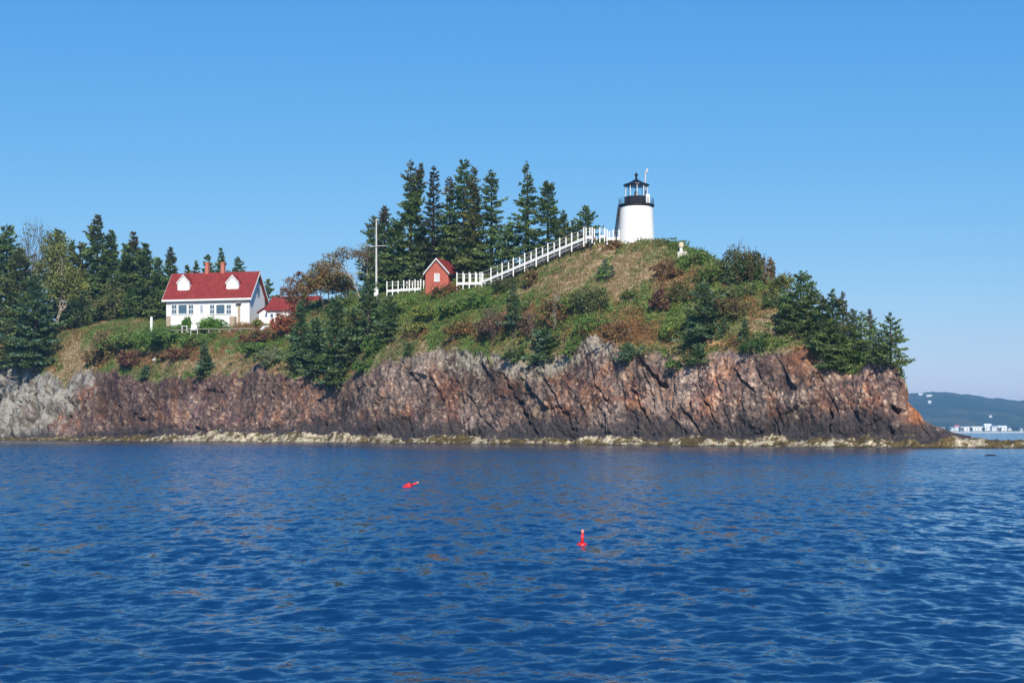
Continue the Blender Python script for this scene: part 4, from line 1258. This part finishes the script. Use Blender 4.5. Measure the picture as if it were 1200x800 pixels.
# ------------------------------------------------------------------ keeper's house
def keeper_house():
    Y0 = 275.0
    th = R_(-15)
    base = at(194.8, 386.5, Y0)
    e = empty('keeper_house', base, th, 'white keeper house with red roof, two dormers and two chimneys', 'house')
    c, s_ = math.cos(th), math.sin(th)
    def lx(px, ly=0.0):            # local x on the plane y=ly that is seen at px
        t = (px - 600) / FPX
        return (t * (base.y + c * ly) - base.x + s_ * ly) / (c - t * s_)
    def lz(py, x, ly=0.0):
        return zpy(py, base.y + s_ * x + c * ly) - base.z
    Wd = lx(292.3)
    D = 6.5
    he = lz(347.5, Wd / 2)
    hr = lz(321.5, Wd / 2, D / 2)
    fh = lz(380, Wd / 2)
    MB().box(.06, Wd - .06, .06, D, -2.5, fh).build('foundation', M['found'], e)
    MB().prism([(0, 0, fh), (0, D, fh), (0, D, he), (0, D / 2, hr - .1), (0, 0, he)], (Wd, 0, 0)).build('wall', M['clap'], e)
    # roof: two slabs
    ov, eo, tk = .55, .55, .22
    pitch = (hr - he) / (D / 2)
    ez = he - pitch * eo
    rf = MB()
    rf.prism([(-ov, -eo, ez + .12), (-ov, D / 2, hr + .12), (-ov, D + eo, ez + .12), (-ov, D + eo, ez + .12 + tk), (-ov, D / 2, hr + .12 + tk), (-ov, -eo, ez + .12 + tk)], (Wd + 2 * ov, 0, 0))
    roof = rf.build('roof', M['roof'], e)
    tm = MB()
    for x0 in (-ov - .06, Wd + ov + .005):
        tm.prism([(x0, -eo - .05, ez - .12), (x0, D / 2, hr - .12), (x0, D + eo + .05, ez - .12), (x0, D + eo + .05, ez + .24), (x0, D / 2, hr + .26), (x0, -eo - .05, ez + .24)], (.055, 0, 0))
    tm.box(-ov, Wd + ov, -eo - .06, -eo - .003, ez - .06, ez + .28)
    tm.build('roof_trim', M['white'], e)
    # chimneys
    for pa, pb in ((241.4, 245.0), (259.8, 263.4)):
        ly = D / 2 + .2
        x0, x1 = lx(pa, ly), lx(pb, ly)
        ch = MB().box(x0, x1, ly - .35, ly + .35, hr - .6, lz(309.2, x0, ly))
        ch.build('chimney', M['chim'], e)
        MB().box(x0 - .06, x1 + .06, ly - .41, ly + .41, lz(309.1, x0, ly), lz(307.6, x0, ly)).build('chimney_cap', M['chim'], e)
    # dormers
    for pa, pb, lower in ((208, 222, False), (265.3, 279.6, True)):
        ly = .75
        x0, x1 = lx(pa, ly), lx(pb, ly)
        xm = (x0 + x1) / 2
        zb_, ze, zr = lz(344.8, xm, ly), lz(331, xm, ly), lz(322.8, xm, ly)
        d = MB().prism([(x0, ly, zb_), (x1, ly, zb_), (x1, ly, ze), (xm, ly, zr), (x0, ly, ze)], (0, 2.9, 0)).build('dormer', M['clap'], e)
        r = MB()
        for sg, xe in ((-1, x0), (1, x1)):
            q0, q1 = Vector((xm, ly - .12, zr + .07)), Vector((xe + sg * .12, ly - .12, ze - .12 * (zr - ze) / ((x1 - x0) / 2) + .07))
            r.prism([q0, q1, q1 + Vector((0, 0, .14)), q0 + Vector((0, 0, .14))], (0, 3.4, 0))
        r.build('dormer_roof', M['roof'], d)
        t_ = MB()
        for sg, xe in ((-1, x0), (1, x1)):
            q0, q1 = Vector((xm, ly - .17, zr - .1)), Vector((xe + sg * .14, ly - .17, ze - .14 * (zr - ze) / ((x1 - x0) / 2) - .1))
            t_.prism([q0, q1, q1 + Vector((0, 0, .26)), q0 + Vector((0, 0, .26))], (0, .048, 0))
        t_.build('dormer_trim', M['white'], d)
        zh = ze - zb_
        wf = MB()
        wx0, wx1, wz0, wz1 = xm - .55, xm + .55, zb_ + zh * .12, zb_ + zh * .92
        wf.box(wx0 - .12, wx1 + .12, ly - .06, ly - .002, wz0 - .12, wz0).box(wx0 - .12, wx1 + .12, ly - .06, ly - .002, wz1, wz1 + .12)
        wf.box(wx0 - .12, wx0, ly - .06, ly - .002, wz0, wz1).box(wx1, wx1 + .12, ly - .06, ly - .002, wz0, wz1).box(wx0, wx1, ly - .07, ly - .01, (wz0 + wz1) / 2 - .05, (wz0 + wz1) / 2 + .05)
        w = wf.build('window_frame', M['white'], d)
        MB().box(wx0, wx1, ly - .03, ly - .004, wz0, wz1).build('shade', M['white'], w)
        if lower:
            for k in (-1, 1):
                MB().box(xm + k * .32 - .24, xm + k * .32 + .24, ly - .05, ly - .031, wz0 + .05, wz0 + .35).build('pane', M['pane'], w)
    # front windows
    for pa, pb in ((201.5, 207), (209.3, 219), (221.2, 226.6), (246.3, 251.2), (253.6, 263.3), (265.6, 270.8)):
        x0, x1 = lx(pa), lx(pb)
        z1, z0 = lz(357.3, x0), lz(367.6, x0)
        big = pb - pa > 8
        f = MB()
        f.box(x0 - .12, x1 + .12, -.07, -.003, z1, z1 + .13).box(x0 - .16, x1 + .16, -.11, -.003, z0 - .12, z0)
        f.box(x0 - .12, x0, -.07, -.003, z0, z1).box(x1, x1 + .12, -.07, -.003, z0, z1)
        if not big:
            f.box(x0, x1, -.06, -.012, (z0 + z1) / 2 - .06, (z0 + z1) / 2 + .06)
            f.box((x0 + x1) / 2 - .03, (x0 + x1) / 2 + .03, -.055, -.012, z0, z1)
        w = f.build('window', M['white'], e)
        MB().box(x0, x1, -.03, -.004, z0, z1).build('pane', M['pane'], w)
    x0, x1 = lx(234.6), lx(238.2)
    z1, z0 = lz(358, x0), lz(366.5, x0)
    f = MB().box(x0 - .1, x1 + .1, -.06, -.003, z0 - .1, z0).box(x0 - .1, x1 + .1, -.06, -.003, z1, z1 + .1).box(x0 - .1, x0, -.06, -.003, z0, z1).box(x1, x1 + .1, -.06, -.003, z0, z1)
    w = f.build('window', M['white'], e)
    MB().box(x0, x1, -.03, -.004, z0, z1).build('shade', M['found'], w)
    # doorway near the right corner
    x0, x1 = lx(278.6), lx(281.6)
    z0, z1 = lz(380.5, x0), lz(356, x0)
    dr = MB().box(x0, x1, -.05, -.004, z0, z1).build('door', M['beige'], e)
    MB().box(x1 - .16, x1 - .1, -.12, -.051, z0 + (z1 - z0) * .42, z0 + (z1 - z0) * .46).build('handle', M['dark'], dr)
    MB().box(x0 - .25, x1 + .25, -.55, -.003, z1 + .02, z1 + .2).build('door_hood', M['wgrey'], e)
    MB().box(lx(271.8), lx(277.4), -1.0, -.003, -1.5, lz(371, x0)).build('stoop', M['beige'], e)
    MB().box(lx(195.4), lx(200), -.14, -.003, -2.2, lz(370.5, 0)).build('stone_pier', M['beige'], e)
    MB().box(lx(293.0) - .12, lx(293.0) - .02, -.08, -.003, 0, he).build('downpipe', M['trim'], e)
    # gable window and side entry
    f = MB().box(Wd + .003, Wd + .06, 3.1, 4.3, fh + (he - fh) * 1.02, fh + (he - fh) * 1.36)
    w = f.build('window', M['trim'], e)
    MB().box(Wd + .05, Wd + .07, 3.22, 4.18, fh + (he - fh) * 1.05, fh + (he - fh) * 1.33).build('pane', M['pane'], w)
    return e, base
house, hb = keeper_house()

def outbuilding():
    Y0 = 266.0
    th = R_(-15)
    base = at(313, 384, Y0)
    e = empty('outbuilding', base, th, 'low white outbuilding with red roof right of the keeper house', 'building')
    s = Y0 / FPX
    L = 57 * s
    he, hr, D = 21 * s, 36 * s, 6.0
    MB().prism([(0, 0, -2), (0, D, -2), (0, D, he), (0, D / 2, hr - .12), (0, 0, he)], (L, 0, 0)).build('wall', M['clap'], e)
    p = (hr - he) / (D / 2)
    r = MB()
    r.prism([(-.3, -.4, he - .4 * p + .1), (-.3, D / 2, hr + .1), (-.3, D + .4, he - .4 * p + .1), (-.3, D + .4, he - .4 * p + .3), (-.3, D / 2, hr + .3), (-.3, -.4, he - .4 * p + .3)], (L + .6, 0, 0))
    r.build('roof', M['roof'], e)
    # lean-to on its left
    MB().prism([(-1.9, .8, -2), (-.31, .8, -2), (-.31, .8, he + .55), (-1.9, .8, he - .45)], (0, 4, 0)).build('lean_to', M['clap'], e)
    MB().prism([(-2.2, .5, he - .5), (-.31, .5, he + .62), (-.31, .5, he + .82), (-2.2, .5, he - .3)], (0, 4.5, 0)).build('lean_to_roof', M['roof'], e)
    w = MB().box(.55, 1.25, -.06, -.003, he * .52, he * .82).build('window', M['white'], e)
    MB().box(.66, 1.14, -.08, -.061, he * .57, he * .77).build('pane', M['pane'], w)
    d = MB().box(.5, 1.3, -.05, -.003, -.3, he * .42).build('door', M['brick'], e)
    MB().tube((1.9, D / 2, hr + .2), (1.9, D / 2, hr + 1.5), .05, .04, 6).box(1.45, 2.35, D / 2 - .03, D / 2 + .03, hr + 1.3, hr + 1.45).build('vane', M['dark'], e)
    return e
outbuilding()

# clipped shrubs, garden things around the house
def house_pt(px, py, Y):
    return at(px, py, Y)
shrub('clipped_shrub', 219, 385, 7.2, 16.5, 'small round clipped shrub before the left windows of the house', (.12, .26, .028), (.15, .29, .04), rg(), base=at(219, 385.5, 271.4), dens=2.6, size=.17, shell=.8)
shrub('clipped_shrub', 247.5, 385, 16.5, 15.5, 'wide rounded clipped shrub before the right windows of the house', (.12, .26, .028), (.15, .29, .04), rg(), base=at(247.5, 385.5, 270.2), dens=2.6, size=.17, shell=.8)
shrub('shrub', 302, 383, 5, 9, 'small yellow green bush against the house gable', YELG, GREEN, rg(), base=at(302, 383, 265.5))

def rail_fence():
    e = empty('rail_fence', at(196, 387.5, 269.5), 0, 'low grey rail fence along the bank in front of the house', 'fence')
    o = e.location.copy()
    pts = [at(196 + i * 12.2, 387.4 - i * .12 + (1.0 if i < 2 else 0), 270.6 - i * .62) - o for i in range(12)]
    for p in pts:
        MB().box(p.x - .07, p.x + .07, p.y - .07, p.y + .07, p.z - .45, p.z + .28).build('post', M['wgrey'], e)
    r = MB()
    for a, b in zip(pts[:-1], pts[1:]):
        r.tube(a + Vector((0, -.10, .2)), b + Vector((0, -.10, .2)), .075, .075, 6)
    r.build('rail', M['wgrey'], e)
rail_fence()

def garden_chair():
    Y = 268.3
    e = empty('garden_chair', at(227.5, 390.5, Y), R_(12), 'white wooden garden chair between the two clipped shrubs', 'chair')
    k = 1.35
    b = MB()
    for i in range(5):
        x = (-.30 + i * .15) * k
        b.prism([(x - .055 * k, .30 * k, .42 * k), (x + .055 * k, .30 * k, .42 * k), (x + .055 * k, .62 * k, 1.25 * k - abs(i - 2) * .06), (x - .055 * k, .62 * k, 1.25 * k - abs(i - 2) * .06)], (0, .03, .012))
    b.build('backrest', M['white'], e)
    MB().prism([(-.36 * k, -.45 * k, .42 * k), (.36 * k, -.45 * k, .42 * k), (.36 * k, .32 * k, .30 * k), (-.36 * k, .32 * k, .30 * k)], (0, .006, .04)).build('seat', M['white'], e)
    for sx in (-1, 1):
        MB().box(sx * .48 * k - .07 * k, sx * .48 * k + .07 * k, -.52 * k, .5 * k, .62 * k, .66 * k).build('armrest', M['white'], e)
        MB().box(sx * .42 * k - .035, sx * .42 * k + .035, -.48 * k, -.36 * k, -.6, .62 * k).build('leg', M['white'], e)
        MB().prism([(sx * .42 * k - .03, .30 * k, .62 * k), (sx * .42 * k - .03, .42 * k, .62 * k), (sx * .42 * k - .03, .62 * k, -.5), (sx * .42 * k - .03, .50 * k, -.5)], (.06, 0, 0)).build('leg', M['white'], e)
garden_chair()

def bench():
    e = empty('garden_bench', at(216.5, 386.2, 270.6), R_(-12), 'small white bench in front of the round clipped shrub', 'bench')
    MB().box(-.55, .55, -.2, .2, .55, .66).build('seat', M['white'], e)
    for x in (-.45, .45):
        MB().box(x - .05, x + .05, -.18, .18, -.6, .549).build('leg', M['white'], e)
bench()

def dinghy():
    Y = 262.8
    e = empty('upturned_boat', at(313.5, 386.6, Y), R_(-8), 'white upturned boat lying beside the red leaved bush', 'boat')
    s = Y / FPX
    L = 9.0 * s
    vs, fs = [], []
    n, m_ = 13, 8
    for i in range(n):
        t = -1 + 2 * i / (n - 1)
        w = .62 * max(0.03, 1 - abs(t) ** 2.4)
        for j in range(m_ + 1):
            a = math.pi * j / m_
            vs.append((t * L, -math.cos(a) * w, math.sin(a) ** .8 * .72 * max(.15, 1 - abs(t) ** 3 * .7)))
    for i in range(n - 1):
        for j in range(m_):
            a = i * (m_ + 1) + j
            fs.append((a, a + 1, a + m_ + 2, a + m_ + 1))
    mb = MB().add(vs, fs)
    mb.build('hull', M['white'], e, True)
    MB().box(-L * .85, L * .85, -.04, .04, .70, .80).build('keel', M['wgrey'], e)
dinghy()

def post(px, py, top, w, label, mat, name='post', cap=True, Y=None, cat='post'):
    b = on(px, py) if Y is None else at(px, py, Y)
    h = (py - top) / FPX * b.y
    r = w / 2 / FPX * b.y
    e = empty(name, b, 0, label, cat)
    MB().prism([(-r, -r, -1.5), (r, -r, -1.5), (r, r, -1.5), (-r, r, -1.5)], (0, 0, h + 1.42)).build('shaft', M[mat], e)
    MB().add([(-r * 1.2, -r * 1.2, h - .075), (r * 1.2, -r * 1.2, h - .075), (r * 1.2, r * 1.2, h - .075), (-r * 1.2, r * 1.2, h - .075), (0, 0, h + .06)], [(3, 2, 1, 0), (0, 1, 4), (1, 2, 4), (2, 3, 4), (3, 0, 4)]).build('cap', M[mat], e)
post(178, 386.5, 371.5, 2.6, 'white wooden post standing alone on the lawn left of the house', 'white')
post(533, 331, 303.5, 1.8, 'thin pale post behind the right corner of the brick shed', 'trim', Y=238.5, cat='post')

def flagpole():
    b = at(441, 343, 236.0)
    s = b.y / FPX
    e = empty('flagpole', b, 0, 'tall white flagpole with short crossarm left of the fence', 'flagpole')
    z = lambda py: (342 - py) * s
    MB().tube((0, 0, -2.0), (0, 0, z(300)), 1.35 * s, 1.05 * s, 10).tube((0, 0, z(300) + .002), (0, 0, z(258.6)), 1.05 * s, .75 * s, 10).build('pole', M['trim'], e)
    MB().tube((-7.5 * s, -.25, z(288)), (11.5 * s, -.25, z(287.2)), .38 * s, .38 * s, 6).build('crossarm', M['trim'], e)
    MB().lathe([(.2 * s, z(258.5)), (1.2 * s, z(257.8)), (1.3 * s, z(257)), (.5 * s, z(256))], 10).build('finial', M['cream'], e)
    MB().box(-2.4 * s, 2.4 * s, -.35, .35, -.5, z(338)).build('base', M['white'], e)
flagpole()

# ------------------------------------------------------------------ brick shed
def brick_shed():
    b = at(512, 341, 232.5)
    s = b.y / FPX
    th = R_(-20)
    base = at(498.6, 342, b.y)
    e = empty('brick_shed', base, th, 'small red brick shed with red gable roof on the path to the lighthouse', 'shed')
    Wd = 27.4 * s / math.cos(th) * .985
    D = 4.4
    he, ha = 22.0 * s, 37.5 * s
    MB().prism([(0, 0, -3), (Wd, 0, -3), (Wd, 0, he), (Wd / 2, 0, ha), (0, 0, he)], (0, D, 0)).build('wall', M['brick'], e)
    r = MB()
    t = MB()
    pit = (ha - he) / (Wd / 2)
    for sg, xe in ((-1, 0.0), (1, Wd)):
        q0 = Vector((Wd / 2, -.25, ha + .06))
        q1 = Vector((xe + sg * .3, -.25, he - .3 * pit + .06))
        r.prism([q0, q1, q1 + Vector((0, 0, .16)), q0 + Vector((0, 0, .16))], (0, D + .5, 0))
        t.prism([q0 + Vector((0, -.06, -.12)), q1 + Vector((0, -.06, -.12)), q1 + Vector((0, -.06, .17)), q0 + Vector((0, -.06, .17))], (0, .055, 0))
    r.build('roof', M['roof'], e)
    t.build('bargeboard', M['trim'], e)
    MB().box(Wd + .305, Wd + .36, -.2, D + .2, he - .3 * pit - .16, he - .3 * pit + .16).build('fascia', M['dark'], e)
    x0, x1, z0, z1 = Wd * .42, Wd * .60, 12.2 * s, 20.4 * s
    f = MB().box(x0 - .1, x1 + .1, -.07, -.003, z1, z1 + .1).box(x0 - .12, x1 + .12, -.1, -.003, z0 - .1, z0).box(x0 - .1, x0, -.07, -.003, z0, z1).box(x1, x1 + .1, -.07, -.003, z0, z1)
    w = f.build('window', M['white'], e)
    MB().box(x0, x1, -.03, -.004, z0, z1).build('shutter', M['trim'], w)
brick_shed()

# ------------------------------------------------------------------ walkway, stairs and landing
def railing_run(name, label, A_, B_, nposts, width, hp, first_side=1, drop=.9, cat='walkway', group=None):
    """a straight run of boards between two points with posts and rails on both sides"""
    A_, B_ = Vector(A_), Vector(B_)
    e = empty(name, A_, 0, label, cat, group)
    d = B_ - A_
    flat = Vector((d.x, d.y, 0)).normalized()
    nrm = Vector((-flat.y, flat.x, 0))          # towards the back
    def P(f, side, z): return d * f + nrm * (side * width / 2) + Vector((0, 0, z))
    dk = MB()
    n = max(2, int(d.length / .34))
    for i in range(n):
        f0, f1 = i / n, (i + .86) / n
        z_ = d.z * (i + .5) / n
        q = [d * f0 - nrm * (width / 2 - .09), d * f1 - nrm * (width / 2 - .09), d * f1 + nrm * (width / 2 - .09), d * f0 + nrm * (width / 2 - .09)]
        dk.prism([Vector((p.x, p.y, z_ - .03)) for p in q], (0, 0, .06))
    dk.build('tread', M['deck'], e)
    for side in (-1, 1):
        MB().prism([P(0, side, -.24), P(1, side, -.24), P(1, side, .13), P(0, side, .13)], nrm * .07 * side).build('stringer', M['white'], e)
        far = side > 0
        off = 0 if not far else (.82 if cat == 'stairs' else .5)
        cnt = nposts if not far else nposts - 1
        for k in range(cnt):
            f = (k + off) / (nposts - 1)
            c = P(f, side * 1.12, 0)
            MB().box(c.x - .075, c.x + .075, c.y - .075, c.y + .075, c.z - drop, c.z + hp + (.35 if far and cat == 'stairs' else 0)).build('post', M['white'], e)
        for zz_, rr in ((hp - .22, .028), (hp * .55, .022)):
            MB().tube(P(0, side * 1.12, zz_), P(1, side * 1.12, zz_), rr, rr, 4).build('rail', M['trim'], e)
    return e
hs = 1.0
def gpt(px, py, up):
    b = on(px, py)
    return at(px, py - up, b.y)
railing_run('fenced_walkway', 'short white fenced walkway between the flagpole and the brick shed', *PATH[0], 7, 1.5, 1.45)
railing_run('fenced_walkway', 'white fenced walkway from the brick shed to the foot of the stairs', *PATH[1], 5, 1.5, 1.6)
railing_run('stair_flight', 'long white railed stairs climbing to the lighthouse', *PATH[2], 10, 1.7, 1.5, drop=1.15, cat='stairs')
railing_run('fenced_walkway', 'white railed landing at the top of the long stairs', *PATH[3], 2, 1.7, 1.35)
railing_run('fenced_walkway', 'two post white rail half hidden by the bush below the lighthouse', *PATH[4], 2, 1.4, 1.2)
railing_run('fenced_walkway', 'white railed landing beside the foot of the lighthouse', *PATH[5], 3, 1.5, 1.2)

# ------------------------------------------------------------------ stones on the bank, rock awash, pale beam
def stone(name, px, py, w, h, label, mat, rng, Y=None, cat='stone'):
    b = on(px, py) if Y is None else at(px, py, Y)
    s = b.y / FPX
    bm = bmesh.new()
    bmesh.ops.create_icosphere(bm, subdivisions=3, radius=1)
    for v in bm.verts:
        c = np.array([v.co[:]]) * 1.6 + rng.random() * 0
        k = 1 + .28 * float(fbm(c[:, 0] + px, c[:, 1], c[:, 2], 5, 3)[0])
        v.co = Vector((v.co.x * w / 2 * s * k, v.co.y * w / 2 * s * .8 * k, v.co.z * h / 2 * s * k))
    me = bpy.data.meshes.new(name)
    bm.to_mesh(me)
    bm.free()
    me.materials.append(M[mat])
    o = bpy.data.objects.new(name, me)
    C.objects.link(o)
    o.location = b + Vector((0, 0, h * .25 * s))
    return tag(o, label, cat)
rr = np.random.default_rng(3)
stone('boulder', 181, 423, 4.5, 4, 'white stone on the bank left of the small neat spruce', 'paleRock', rr)
stone('boulder', 267, 413, 5, 4.5, 'white stone on the bank right of the small neat spruce', 'paleRock', rr)
M['wetrock'] = paint('wet_rock', (.03, .028, .024), .3, .3, 4.0)[0]
Yr = EYE * FPX / (533.8 - HOR)
stone('wave_washed_rock', 1160, 535, 13, 4, 'dark rock awash in the sea off the right point', 'wetrock', rr, Yr, 'rock')

# ------------------------------------------------------------------ lobster buoys
def buoy(px, py, tilt, rz, label, k=1.0):
    Y = EYE * FPX / (py - HOR)
    e = empty('lobster_buoy', ((px - 600) / FPX * Y, Y, 0), rz, label, 'buoy', 'red lobster buoys floating on the water')
    b = MB().lathe([(.03, -.16), (.055, -.14), (.075, -.02), (.082, .05), (.07, .075), (.03, .085)], 18).build('float', M['redbuoy'], e, True)
    MB().lathe([(.026, .08), (.024, .22)], 10).build('spindle', M['redbuoy'], e, True)
    MB().lathe([(.0245, .221), (.024, .27), (.012, .285)], 10).build('tip', M['pinkbuoy'], e, True)
    e.rotation_euler = (0, tilt, rz)
    e.scale = (k, k, k)
    e.location.z = -.05 * k
    return e
buoy(682, 638, R_(2), 0, 'upright red lobster buoy with pale tip nearer the camera', .92)
bo = buoy(478, 570.5, R_(68), R_(-15), 'red lobster buoy lying on its side farther out to the left', 1.25)
bo.location.z = .01

# ------------------------------------------------------------------ sea air
def haze():
    m = bpy.data.materials.new('sea_haze')
    m.use_nodes = True
    nt = m.node_tree
    nt.nodes.clear()
    out = nt.nodes.new('ShaderNodeOutputMaterial')
    v = nt.nodes.new('ShaderNodeVolumePrincipled')
    v.inputs['Color'].default_value = (.26, .62, 1, 1)
    v.inputs['Density'].default_value = HAZE
    v.inputs['Anisotropy'].default_value = 0.0
    nt.links.new(v.outputs[0], out.inputs['Volume'])
    o = MB().box(-6700, 6700, -700, 7100, -4.0, 125).build('haze', m)
    tag(o, kind='stuff')
HAZE = 0.00014
haze()
